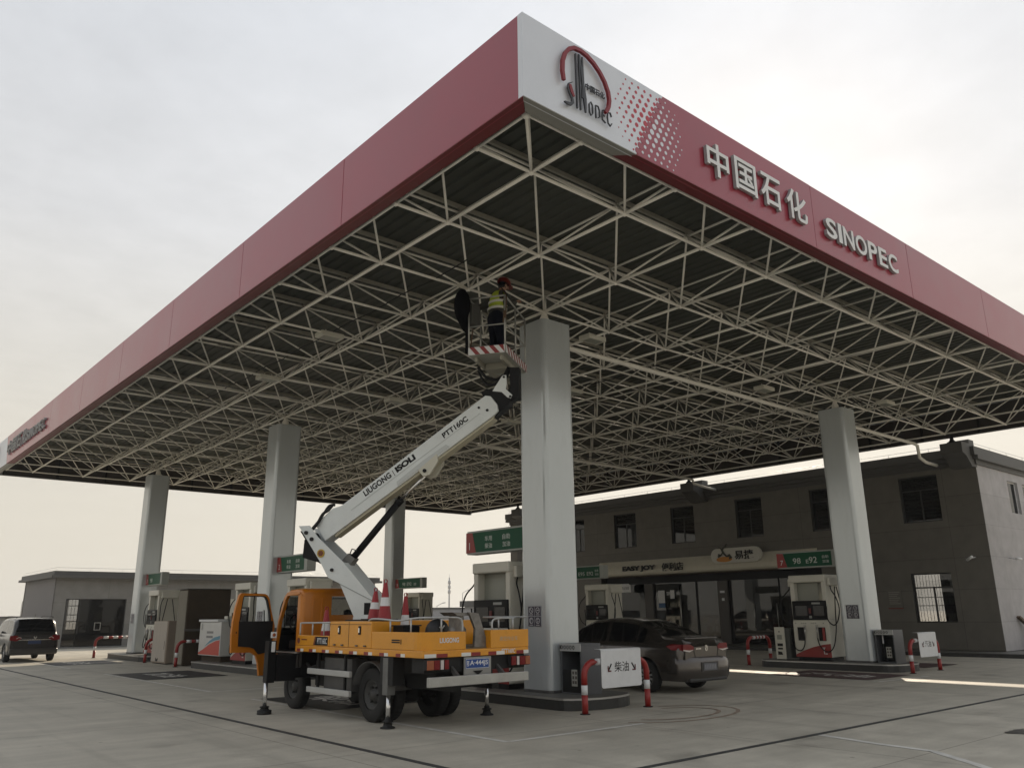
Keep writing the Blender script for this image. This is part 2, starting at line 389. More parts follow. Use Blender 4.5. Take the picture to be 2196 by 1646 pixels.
def text(name, s, pl, a, b, size, ext, mats, parent=None, world=True, align='LEFT', off=0.0, sx=1.0, spacing=1.0, height=None, width=None, lift=.0, shear=0):
    """raised lettering as a mesh; (a,b) is the lower left corner in plane pl, height = cap height"""
    cu_ = bpy.data.curves.new('t', 'FONT'); cu_.body = s; cu_.size = 1; cu_.extrude = 0; cu_.offset = off; cu_.space_character = spacing; cu_.resolution_u = 4; cu_.shear = shear
    t = bpy.data.objects.new('t', cu_); COL.objects.link(t)
    bpy.context.view_layer.update()
    me = bpy.data.meshes.new_from_object(t.evaluated_get(bpy.context.evaluated_depsgraph_get()))
    bpy.data.objects.remove(t); bpy.data.curves.remove(cu_)
    xs = [v.co.x for v in me.vertices]; ys = [v.co.y for v in me.vertices]
    if not xs: return None
    x0, x1, y0, y1 = min(xs), max(xs), min(ys), max(ys)
    h = height or size; ky = h/(y1-y0); kx = (width/(x1-x0)) if width else ky*sx
    bm = bmesh.new(); bm.from_mesh(me); bpy.data.meshes.remove(me)
    for v in bm.verts: v.co = V(((v.co.x-x0)*kx, (v.co.y-y0)*ky, 0))
    bmesh.ops.remove_doubles(bm, verts=bm.verts, dist=1e-5)
    bmesh.ops.recalc_face_normals(bm, faces=bm.faces)
    for f in bm.faces:
        if f.normal.z < 0: f.normal_flip()
    if ext > 0:
        r = bmesh.ops.extrude_face_region(bm, geom=bm.faces[:])
        for v in [g for g in r['geom'] if isinstance(g, bmesh.types.BMVert)]: v.co.z += ext
        bmesh.ops.recalc_face_normals(bm, faces=bm.faces)
    wd = (x1-x0)*kx
    if align == 'CENTER': a -= wd/2
    bm.verts.index_update(); mb = MB()
    vs = [pl.p(a+v.co.x, b+v.co.y, v.co.z+lift) for v in bm.verts]
    bm.normal_update()
    for f in bm.faces:
        mb.f.append([v.index for v in f.verts]); mb.m.append(1 if (ext > .02 and abs(f.normal.z) < .5) else 0); mb.sm.append(False)
    mb.v = vs; bm.free()
    if not isinstance(mats, (list, tuple)): mats = [mats]
    if ext > .02 and len(mats) == 1: mats = [mats[0], mats[0]]
    return obj(name, mb, mats, parent, world)
def dup(root, loc, rotz=None, label=None, group=None, skip=()):
    r = root.copy(); COL.objects.link(r); r.location = loc
    if rotz is not None: r.rotation_euler = (0, 0, rotz)
    if label: r['label'] = label
    if group: r['group'] = group
    def rec(src, par):
        for ch in list(src.children):
            if ch.name.split('.')[0] in skip: continue
            c = ch.copy(); COL.objects.link(c); c.parent = par; rec(ch, c)
    rec(root, r); return r
XL = lambda x, y, z: Pl((x, y, z), (0, -1, 0), (0, 0, 1))      # face looking towards -X
YL = lambda x, y, z: Pl((x, y, z), (1, 0, 0), (0, 0, 1))       # face looking towards -Y

# ================================================================== GROUND
g = MB(); g.add([(-300,-300,0),(700,-300,0),(700,900,0),(-300,900,0)], [(0,1,2,3)])
struct('ground', g, concrete)
g = MB(); z0, z1 = -.001, .004
for (a, b) in (((-.45,-.47),(-.36,60)), ((-.36,-.47),(60,-.38))): g.box((a[0],a[1],-.02),(b[0],b[1],.004))
struct('drainage_slot', g, mat('slot_dark', (.035,.035,.033), .8, var=.3, vscale=6))
def line_strip(mb, pts, w_, z=.004):
    for (p, q) in zip(pts[:-1], pts[1:]):
        d = V((q[0]-p[0], q[1]-p[1], 0)); n = V((-d.y, d.x, 0)).normalized()*w_/2; P_, Q_ = V((*p, z)), V((*q, z))
        mb.add([P_-n, Q_-n, Q_+n, P_+n], [(0,1,2,3)])
g = MB()
for (x0, y0, x1, y1) in ((1.27,1.98,3.9,9.9), (1.3,12.1,3.9,20.3), (1.25,24.0,3.9,29.6)):
    line_strip(g, [(x0,y1),(x0,y0)], .09); line_strip(g, [(x0+.045,y0),(x1,y0-.05)], .09)
line_strip(g, [(13.25,3.0),(13.25,8.5)], .08); line_strip(g, [(13.2,2.9),(15.6,2.8)], .08)
line_strip(g, [(4.64,-.49),(4.45,-1.3),(4.36,-2.06),(3.9,-2.64),(3.6,-3.0),(3.0,-3.6)], .11)
struct('painted_lane_lines', g, linepaint)
def pad(x0, y0, x1, y1, m, txt):
    g = MB(); g.add([(x0,y0,.008),(x1,y0,.008),(x1,y1,.008),(x0,y1,.008)], [(0,1,2,3)]); o = struct('painted_bay_mark', g, m)
    if txt:
        pl = Pl((x0+.35, y1-.7, .008), (0,-1,0), (1,0,0))
        pl = Pl((x0+.5, (y0+y1)/2+.95, .010), (0,-1,0), (1,0,0))
        text('bay_writing', txt, pl, 0, .15, .9, 0, linepaint, o, height=.75, width=1.9, off=.01)
pad(1.38, 6.9, 3.6, 9.75, matblack, '柴油'); pad(1.38, 16.8, 3.6, 19.95, matblack, '加油'); pad(1.3, 26.2, 3.5, 28.9, matblack, '加油')
pad(13.45, 3.25, 15.6, 6.0, matred, '汽油'); pad(18.4, 4.1, 20.6, 7.0, matred, None); pad(13.5, 8.9, 15.6, 11.6, matblack, None)
# tyre scrub marks by the front hoop
g = MB()
for k in range(2):
    pts = []
    for i in range(15):
        a_ = rad(200+i*16); r_ = 1.15-.33*k
        pts.append((5.15+r_*1.25*math.cos(a_), 2.45+r_*.75*math.sin(a_)))
    line_strip(g, pts, .07, .0045+.001*k)
struct('tyre_marks', g, mat('rust_scrub', (.30,.235,.18), .8, var=.25, vscale=5))
g = MB(); pts = []
for i in range(16):
    a_ = 2*math.pi*i/16; r_ = .26+.1*math.sin(3*a_)+.05*math.sin(5*a_); pts.append((6.75+r_*.8*math.cos(a_), -2.3+r_*1.2*math.sin(a_), .005))
g.add(pts, [list(range(16))]); struct('oil_patch', g, mat('oil', (.03,.03,.028), .35, var=.3))

# ================================================================== CANOPY
SX, SY, ZB, HT = 1.9911, 2.0244, 7.6932, .9
XF, YF = 25.75, 34.3
ZF0, ZF1 = 7.572, 8.767
canopy = thing('canopy', 'large flat fuel station canopy with red fascia and white space frame underneath', 'canopy', (12.5, 17, 7.57))
IX, JY = 13, 17
Bn = {(i, j): V(((i+.5)*SX, (j+.5)*SY, ZB)) for i in range(IX) for j in range(JY)}
for j in range(JY): Bn[(IX-1, j)].x = min(Bn[(IX-1, j)].x, 24.75)
Tn = {(i, j): V((min(i*SX, 24.9), j*SY, ZB+HT)) for i in range(IX+1) for j in range(JY+1)}
Tn = {k: V((max(.05, p.x), max(.05, min(p.y, YF-.25)), p.z)) for k, p in Tn.items()}
per = []
chords, webs, balls = [], [], []
def dist(p): return max(1.0, (p-CAMP).length)
for (i, j), p in Bn.items():
    balls.append((p, .050))
    if (i+1, j) in Bn: chords.append((p, Bn[(i+1, j)], .027))
    if (i, j+1) in Bn: chords.append((p, Bn[(i, j+1)], .030))
    for di in (0, 1):
        for dj in (0, 1): webs.append((p, Tn[(i+di, j+dj)], .0205))
for (i, j), p in Tn.items():
    balls.append((p, .042))
    if (i+1, j) in Tn: chords.append((p, Tn[(i+1, j)], .022))
    if (i, j+1) in Tn: chords.append((p, Tn[(i, j+1)], .022))
# perimeter ring at bottom-chord level
px_ = [V((0,0,ZB))]+[V(((i+.5)*SX, 0, ZB)) for i in range(IX)]
for a_, b_ in zip(px_[:-1], px_[1:]): chords.append((a_, b_, .023))
for i in range(IX): chords.append((px_[i+1], Bn[(i, 0)], .029)); balls.append((px_[i+1], .048))
py_ = [V((0,0,ZB))]+[V((0, (j+.5)*SY, ZB)) for j in range(JY)]
for a_, b_ in zip(py_[:-1], py_[1:]): chords.append((a_, b_, .023))
for j in range(JY): chords.append((py_[j+1], Bn[(0, j)], .029)); balls.append((py_[j+1], .048))
balls.append((px_[0], .065))
webs.append((px_[0]+V((.05,.05,0)), Bn[(0,0)], .022))
def split_parts(items, name, m, build, size):
    items = sorted(items, key=size, reverse=True)
    for it in items[:100]: obj(name, build(MB(), it), m, canopy, True)
    mb = MB()
    for it in items[100:]: build(mb, it)
    o = obj(name, mb, m, canopy, True); o['kind'] = 'stuff'
seg = lambda mb, it: mb.tube([it[0], it[1]], it[2], 8 if dist((it[0]+it[1])/2) < 22 else 6)
split_parts(chords, 'chord_tube', tube_m, seg, lambda it: (it[1]-it[0]).length*it[2]/dist((it[0]+it[1])/2)**2)
split_parts(webs, 'diagonal_tube', tube_m, seg, lambda it: (it[1]-it[0]).length*it[2]/dist((it[0]+it[1])/2)**2)
split_parts(balls, 'ball_joint', tube_m, lambda mb, it: mb.ball(it[0], it[1]), lambda it: it[1]/dist(it[0]))
# purlins and roof sheet
ZR = ZB+HT+.17
for j in range(JY+1):
    y = min(max(j*SY, .15), YF-.3); mb = MB()
    mb.box((.0, y-.025, ZB+HT+.09), (XF-.3, y+.025, ZR-.008)); mb.box((.0, y-.09, ZR-.022), (XF-.3, y+.09, ZR-.0085)) if False else None
    for i in range(IX+1): mb.box((Tn[(i,0)].x-.03, y-.024, ZB+HT-.02), (Tn[(i,0)].x+.03, y+.024, ZB+HT+.0895))
    obj('purlin', mb, rust_tube, canopy, True)
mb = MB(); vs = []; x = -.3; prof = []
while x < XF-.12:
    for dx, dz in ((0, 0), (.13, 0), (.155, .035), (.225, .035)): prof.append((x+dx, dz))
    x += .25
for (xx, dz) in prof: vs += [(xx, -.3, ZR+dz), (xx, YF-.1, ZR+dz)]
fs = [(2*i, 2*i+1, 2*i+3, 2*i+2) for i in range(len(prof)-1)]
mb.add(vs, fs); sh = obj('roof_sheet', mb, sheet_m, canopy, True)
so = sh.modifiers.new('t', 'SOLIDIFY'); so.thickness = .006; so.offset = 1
mb = MB(); mb.box((XF-.4,-.3,8.77),(XF-.002,YF-.002,8.806)); mb.box((-.3,YF-.4,8.77),(XF-.401,YF-.003,8.805)); obj('added_sun_seal', mb, inner_f, canopy, True)  # added strips, out of view, keeping sun from leaking past the roof sheet
# fascia : right side (faces -Y)
dF = .4025
def fascia_side(axis, sign, c0, a0, a1, joints, mA, name, slant=None):
    """panels between joints; outer face at c0"""
    out = []; js = [a0]+[j for j in joints if a0 < j < a1]+[a1]
    for q, (u0, u1) in enumerate(zip(js[:-1], js[1:])):
        mb = MB(); g0 = .006 if u0 != a0 else 0; g1 = .006 if u1 != a1 else 0
        t = .09*sign
        if axis == 'x': mb.box((u0+g0, c0, ZF0), (u1-g1, c0+t, ZF1))
        else: mb.box((c0, u0+g0, ZF0), (c0+t, u1-g1, ZF1))
        out.append(obj(name, mb, mA, canopy, True, bevel=.004))
    return out
jr = [6.3, 9.97, 13.8, 17.6, 21.4]
# right side first two panels: silver part and red part meet on a slanted line
mb = MB(); pl = YL(0, -dF, 0)
poly(mb, pl, [(-dF, ZF0), (1.637, ZF0), (2.297, ZF1), (-dF, ZF1)], -.09, 0)
silv = obj('fascia_panel', mb, silver, canopy, True, 'silver fascia panel at the near corner')
mb = MB(); poly(mb, pl, [(1.643, ZF0), (6.294, ZF0), (6.294, ZF1), (2.303, ZF1)], -.09, 0)
redp0 = obj('fascia_panel', mb, redfascia, canopy, True)
rp = fascia_side('x', 1, -dF, 6.306, XF, jr[1:], redfascia, 'fascia_panel')
# left side (faces -X)
jl = [4.0, 8.0, 12.0, 15.9, 19.9, 23.9]
lp = fascia_side('y', 1, -dF, -dF+.09, 27.9, jl, redfascia, 'fascia_panel')
pl2 = XL(-dF, 0, 0)
mb = MB(); poly(mb, pl2, [(-27.906, ZF0), (-27.906, ZF1), (-31.6, ZF1), (-31.0, ZF0)], -.09, 0); lred = obj('fascia_panel', mb, redfascia, canopy, True)
mb = MB(); poly(mb, pl2, [(-31.006, ZF0), (-31.606, ZF1), (-YF, ZF1), (-YF, ZF0)], -.09, 0); lsil = obj('fascia_panel', mb, silver, canopy, True, 'silver fascia panel at the far left corner')
fascia_side('x', -1, YF, -dF+.09, XF-.09, [4, 8, 12, 16, 20], silver, 'fascia_panel')
ZK = ZF0; ZF0 = 7.70; fascia_side('y', -1, XF, -dF+.09, YF, [4, 8, 12, 16, 20, 24, 28], silver, 'fascia_panel'); ZF0 = ZK
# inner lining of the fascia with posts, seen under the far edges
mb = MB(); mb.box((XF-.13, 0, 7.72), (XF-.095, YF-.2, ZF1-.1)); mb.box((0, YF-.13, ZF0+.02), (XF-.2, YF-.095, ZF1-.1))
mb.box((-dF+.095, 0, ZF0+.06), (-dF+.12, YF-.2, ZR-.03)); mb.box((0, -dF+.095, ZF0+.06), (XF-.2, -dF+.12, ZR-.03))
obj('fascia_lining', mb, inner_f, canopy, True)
for j in range(JY):
    mb = MB(); yy = j*SY+.1; mb.box((XF-.2, yy, 7.72), (XF-.132, yy+.07, ZR-.03)); obj('fascia_post', mb, darkgrey, canopy, True)
for i in range(1, IX):
    mb = MB(); xx = i*SX+.1; mb.box((xx, YF-.2, ZF0+.03), (xx+.07, YF-.132, ZR-.03)); obj('fascia_post', mb, darkgrey, canopy, True)
# soffit returns
def sof(p, q, r, s_, m, lab=None):
    mb = MB(); mb.prism([p, q, r, s_], (0,0,1), 0, .012); obj('soffit_strip', mb, m, canopy, True, lab)
zi = ZF0+.035; e_ = .004
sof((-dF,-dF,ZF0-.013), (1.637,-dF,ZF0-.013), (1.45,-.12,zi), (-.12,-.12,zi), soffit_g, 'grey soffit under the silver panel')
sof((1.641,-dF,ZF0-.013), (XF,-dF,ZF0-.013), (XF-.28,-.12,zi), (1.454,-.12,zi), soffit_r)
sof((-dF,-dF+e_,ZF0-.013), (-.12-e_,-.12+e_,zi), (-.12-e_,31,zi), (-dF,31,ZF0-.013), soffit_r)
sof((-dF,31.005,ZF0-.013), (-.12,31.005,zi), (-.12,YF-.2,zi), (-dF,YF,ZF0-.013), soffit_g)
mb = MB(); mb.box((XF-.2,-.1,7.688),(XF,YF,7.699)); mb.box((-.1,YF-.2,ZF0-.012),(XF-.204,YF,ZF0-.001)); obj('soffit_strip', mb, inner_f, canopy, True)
# halftone transition
pl = YL(0, -dF, 0)
ux, uz = .487, .873; vx, vz = .873, -.487; c0 = (1.965, 8.15)
def dots(side):
    mb = MB()
    for k in range(1, 8):
        for r_ in range(-6, 7):
            s_ = .118*(k-.35)*side; tt = .118*(r_+(.5 if k % 2 else 0)); a_ = c0[0]+vx*s_+ux*tt; b_ = c0[1]+vz*s_+uz*tt
            q = math.hypot(abs(tt)/.72, abs(s_)/.76)
            if q > 1: continue
            rr = .040*(1-q)**.8+.009
            if not (ZF0+.03 < b_ < ZF1-.03): continue
            poly(mb, pl, [(a_+rr*math.cos(i*math.pi/6), b_+rr*math.sin(i*math.pi/6)) for i in range(12)], .0005, .003)
    return mb
obj('halftone_dots', dots(-1), mat('dot_red', (.42,.03,.05), .4), silv, True)
obj('halftone_dots', dots(1), silver, redp0, True)
mb = MB()
for r_ in range(-5, 6):
    tt = .118*r_; a_ = c0[0]+ux*tt-.012; b_ = c0[1]+uz*tt
    if ZF0+.06 < b_ < ZF1-.06: poly(mb, pl, [(a_+.048*math.cos(i*math.pi/6), b_+.048*math.sin(i*math.pi/6)) for i in range(12)], .0006, .0035)
obj('scalloped_edge', mb, redfascia, redp0, True)
# raised channel letters
def fascia_words(pl, zs, par, x0s, lat, face, sidem):
    for ch, (a_, w_) in zip('中国石化', x0s): text('sign_letter', ch, pl, a_, 7.85, .56, .055, [face, sidem], par, height=.56, width=w_, off=.014, lift=.012)
    a_ = lat[0]; ws = [.36, .12, .38, .42, .35, .33, .38]; gap = (lat[1]-lat[0]-sum(ws))/6
    for ch, w_ in zip('SINOPEC', ws):
        text('sign_letter', ch, pl, a_, 7.87, .4, .055, [face, sidem], par, height=.38, width=w_, off=.02, lift=.012); a_ += w_+gap
fascia_words(pl, 0, redp0, [(3.19,.55),(3.90,.58),(4.60,.58),(5.36,.62)], (6.6, 9.3), letterw, letters_d)
fascia_words(pl2, 0, lred, [(-30.9,.8),(-29.95,.8),(-29.05,.8),(-28.1,.8)], (-27.3, -24.4), mat('shaded_letter',(.10,.11,.11),.4), letters_d)  # shade of the left side put into the letter colour
def emblem(pl, o, k, par):
    P_ = lambda pts: [(o[0]+a_*k, o[1]+b_*k) for a_, b_ in pts]
    mb = MB(); ribbon(mb, pl, P_([(.235,8.05),(.215,8.18),(.225,8.33),(.27,8.46),(.34,8.56),(.44,8.625),(.56,8.64),(.68,8.62),(.80,8.565),(.91,8.48),(1.0,8.37),(1.06,8.24),(1.075,8.12),(1.055,8.02),(1.02,7.95),(.985,7.90)]), [.04]+[.050]*14+[.04], .035, .075)
    obj('emblem_arch', mb, mat('emblem_red',(.20,.012,.02),.45), par, True)
    mb = MB(); ribbon(mb, pl, P_([(.40,8.10),(.33,8.05),(.315,7.98),(.34,7.92),(.385,7.86),(.39,7.80),(.36,7.765),(.30,7.75),(.245,7.755)]), [.006,.016,.02,.018,.03,.042,.045,.035,.01], .03, .055)
    ribbon(mb, pl, P_([(.475,7.755),(.475,8.56)]), .020, .03, .055); ribbon(mb, pl, P_([(.535,7.755),(.535,8.58)]), .018, .03, .055)
    ribbon(mb, pl, P_([(.545,8.58),(.62,7.95),(.628,7.755)]), [.016,.055,.018], .03, .052); ribbon(mb, pl, P_([(.595,7.95),(.60,8.57)]), [.055,.016], .03, .05)
    for pts in ([(.70,7.80),(.70,7.92),(.73,7.96),(.76,7.92),(.76,7.80),(.73,7.76),(.70,7.80)], [(.82,7.76),(.82,7.95),(.87,7.95),(.89,7.9),(.89,7.8),(.86,7.78)], [(1.0,7.95),(.95,7.93),(.94,7.86),(.94,7.79),(1.0,7.76)], [(.94,7.86),(.99,7.86)], [(1.12,7.9),(1.10,7.95),(1.05,7.94),(1.04,7.86),(1.05,7.78),(1.09,7.75),(1.12,7.80)]):
        ribbon(mb, pl, P_(pts), .013, .03, .05)
    obj('emblem_letters', mb, mat('emblem_dark',(.03,.032,.038),.35), par, True)
    mb = MB(); ribbon(mb, pl, P_([(.345,8.04),(.375,7.95),(.41,7.89)]), [.042,.05,.036], .03, .06); obj('emblem_drop', mb, MATS['emblem_red'], par, True)
    text('emblem_characters', '中国石化', pl, o[0]+.66*k, o[1]+8.13*k, .09, .012, mat('emblem_dark2',(.03,.03,.035),.4), par, height=.095*k, width=.36*k, lift=.02)
emblem(pl, (0,0), 1, silv)
emblem(pl2, (-33.9-.2, 0), 1, lsil)
# lights hung in the frame
for (x, y) in ((7.0,5.6),(9.9,9.2),(14.0,5.6),(11,13.2),(6.5,13.2),(7.0,21.3),(17.9,9.2),(18.4,4.2),(2.2,9.2),(2.6,13.3)):
    f = thing('canopy_light', 'flat grey floodlight hung in the canopy space frame', 'light fitting', (x, y, ZB-.02), 0, 'floodlights in the canopy space frame')
    mb = MB(); mb.rbox((-.28,-.17,-.06),(.28,.17,.05), .015); obj('housing', mb, pumpw, f)
    mb = MB(); mb.box((-.2,-.12,-.066),(.2,.12,-.061)); obj('lens', mb, pumpg, f)
    mb = MB(); mb.tube([(-.1,0,.05),(-.1,0,.13)], .012); mb.tube([(.1,0,.05),(.1,0,.13)], .012); obj('bracket', mb, tube_m, f)
for (xa, ya, xb, yb) in ((3.0,9.1,24.2,9.1),(2.2,4.1,2.2,30.0),(9.95,4.6,9.95,31.0),(17.9,4.6,17.9,31.0)):
    mb = MB(); n_ = int(max(abs(xb-xa), abs(yb-ya))/2); pts = []
    for k in range(n_*2+1): f_ = k/(n_*2); pts.append((xa+(xb-xa)*f_, ya+(yb-ya)*f_, ZB+.06-(.05 if k % 2 else 0)))
    mb.tube(pts, .012, 6); obj('cable', mb, darkgrey, canopy, True)
# rain pipe along the frame
pp = thing('rain_pipe', 'beige rain pipe running under the space frame beside the front columns to the shop roof', 'drain pipe', (5.4, 5.6, ZB-.1))
mb = MB(); mb.tube([(5.2,4.35,8.2),(5.2,4.35,7.55),(5.35,4.35,7.48),(24.4,4.35,7.42),(24.7,4.35,7.38),(24.8,4.35,7.0),(25.2,4.35,6.95)], .065, 10) if False else mb.tube([(5.9,6.0,8.1),(5.9,6.0,7.52),(6.1,6.0,7.47),(24.3,6.0,7.43),(24.55,6.0,7.38),(24.6,6.0,6.95),(25.1,6.0,6.82),(26.0,6.0,6.8)], .06, 10)
obj('pipe', mb, tube_m, pp, True)
pq = thing('rain_pipe', 'second beige rain pipe dropping to the shop parapet beside the middle concrete stub', 'drain pipe', (24, 16.5, ZB-.1))
mb = MB(); mb.tube([(12,16.2,7.5),(24.3,16.2,7.43),(24.55,16.2,7.4),(24.6,16.2,7.25),(25.2,16.0,7.1),(26.0,16.0,7.05)], .055, 10); obj('pipe', mb, tube_m, pq, True)

# ================================================================== COLUMNS
CW = .80
def column(x, y, label, zbase=.2, fx=None):
    t = thing('canopy_column', label, 'column', (x, y, zbase), 0, 'columns carrying the canopy')
    h = 7.36-zbase; c = .11; wv = CW/2; mb = MB()
    prof = [(-wv+c,-wv),(wv-c,-wv),(wv,-wv+c),(wv,wv-c),(wv-c,wv),(-wv+c,wv),(-wv,wv-c),(-wv,-wv+c)]
    # rounded corners
    pts = []
    for (sx_, sy_) in ((-1,-1),(1,-1),(1,1),(-1,1)):
        cx_, cy_ = sx_*(wv-c), sy_*(wv-c); a0 = {(-1,-1):180,(1,-1):270,(1,1):0,(-1,1):90}[(sx_,sy_)]
        for k in range(5): a_ = rad(a0+k*22.5); pts.append((cx_+c*math.cos(a_), cy_+c*math.sin(a_)))
    n = len(pts); levels = [0, 1.95, 1.956, 4.15, 4.156, 6.2, 6.206, h] if False else [0, h]
    for (za, zb_) in ((0, h),):
        vs = [(px, py, za) for px, py in pts]+[(px, py, zb_) for px, py in pts]
        for i in range(n): mb.add([vs[i], vs[(i+1) % n], vs[n+(i+1) % n], vs[n+i]], [(0,1,2,3)], 0, False)
        mb.add([vs[n+i] for i in range(n)], [list(range(n))])
    obj('shaft', mb, cladding, t)
    mb = MB(); mb.box((-.16,-.16,h),(.16,.16,h+.05)); mb.lathe((0,0,h+.05), [(.1,0),(.1,.12),(.06,.2),(.05,.26)], 12); obj('bearing', mb, tube_m, t)
    mb = MB(); mb.prism([(a_*1.012, b_*1.012, 0) for a_, b_ in pts], (0,0,1), 0, .05); obj('base_trim', mb, midgrey, t)
    s_ = thing_part_placard(t, fx)
    return t
def thing_part_placard(t, fx):
    if fx is None: return
    pl = XL(-CW/2, 0, 0); mb = MB(); y0 = .17
    poly(mb, pl, [(-.19,1.15),(.18,1.15),(.18,1.53),(-.19,1.53)], .001, .008); pb = obj('placard', mb, mat('placard_edge',(.30,.31,.33),.4), t)
    for i, (a_, b_) in enumerate(((-.18,1.345),(.0,1.345),(-.18,1.16),(.0,1.16))):
        mb = MB(); poly(mb, pl, [(a_+.004,b_),(a_+.168,b_),(a_+.168,b_+.17),(a_+.004,b_+.17)], .0085, .011)
        obj('placard_square', mb, mat('placard_dark',(.035,.03,.05),.4), pb)
        mb = MB(); cx_, cy_ = a_+.086, b_+.1; ring = [(cx_+.05*math.cos(k*math.pi/10), cy_+.05*math.sin(k*math.pi/10)) for k in range(21)]
        ribbon(mb, pl, ring, .012, .0115, .013)
        if i == 0: ribbon(mb, pl, [(cx_-.03,cy_+.03),(cx_+.03,cy_-.03)], .012, .0115, .013)
        if i == 1: ribbon(mb, pl, [(cx_-.025,cy_),(cx_+.03,cy_),(cx_+.02,cy_+.02)], .014, .0115, .013)
        if i == 2: ribbon(mb, pl, [(cx_-.015,cy_-.045),(cx_-.015,cy_+.035),(cx_+.02,cy_+.03)], .014, .0115, .013)
        if i == 3: ribbon(mb, pl, [(cx_+.02,cy_+.03),(cx_-.02,cy_+.025),(cx_-.015,cy_),(cx_+.02,cy_-.01),(cx_-.02,cy_-.03)], .012, .0115, .013)
        ribbon(mb, pl, [(cx_-.05,b_+.022),(cx_+.05,b_+.022)], .012, .0115, .013)
        obj('placard_symbol', mb, mat('placard_white',(.5,.5,.52),.5), pb)
CX1, CX2 = 2.5*SX, 8.5*SX; CY = [2.5*SY, 8.5*SY, 14.5*SY]
column(CX1, CY[0], 'nearest and largest pale column, beside the aerial truck basket', fx=1)
column(CX1, CY[1], 'pale column behind the yellow truck cab and open door', fx=1)
column(CX1, CY[2], 'farthest left pale column, beside the cardboard wrapped boxes', fx=1)
column(CX2, CY[0], 'pale column at right with the 98 E92 sign attached', fx=1)
column(CX2, CY[1], 'column hidden behind the nearest column, by the grey sedan')
column(CX2, CY[2], 'slender looking far column behind the boom and traffic cones', fx=1)

# ================================================================== ISLANDS
def island(cx_, y0, y1, label, ends=(1, 1)):
    t = thing('pump_island', label, 'kerb island', (cx_, (y0+y1)/2, 0), 0, 'raised pump islands')
    hw = .84
    def outline(hw_, e_):
        pts = []
        for k in range(13): a_ = rad(180+k*15); pts.append((cx_+hw_*math.cos(a_), y0+.42+(.42+e_)*math.sin(a_)))
        for k in range(13): a_ = rad(k*15); pts.append((cx_+hw_*math.cos(a_), y1-.42+(.42+e_)*math.sin(a_)))
        return pts
    mb = MB(); o = outline(hw, 0); mb.prism([(a_, b_, 0) for a_, b_ in o], (0,0,1), -.02, .165); obj('kerb', mb, kerb_m, t, True)
    mb = MB(); o = outline(hw+.012, .012); mb.prism([(a_, b_, 0) for a_, b_ in o], (0,0,1), .166, .196); obj('steel_edge', mb, steel, t, True)
    mb = MB(); o = outline(hw-.02, -.02); mb.prism([(a_, b_, 0) for a_, b_ in o], (0,0,1), .15, .2); obj('island_top', mb, kerb_top, t, True)
island(CX1, 3.6, 8.0, 'near pump island with the largest column and grey bin')
island(CX1, 13.6, 21.6, 'middle left pump island carrying the white cabinet, behind the truck')
island(CX1, 26.2, 31.0, 'far left pump island beside the black van')
island(CX2, 3.75, 8.1, 'pump island at right with pump number 7')
island(CX2, 13.6, 21.0, 'pump island between the shop and the grey sedan')
island(CX2, 26.2, 31.0, 'far pump island seen behind the traffic cones')

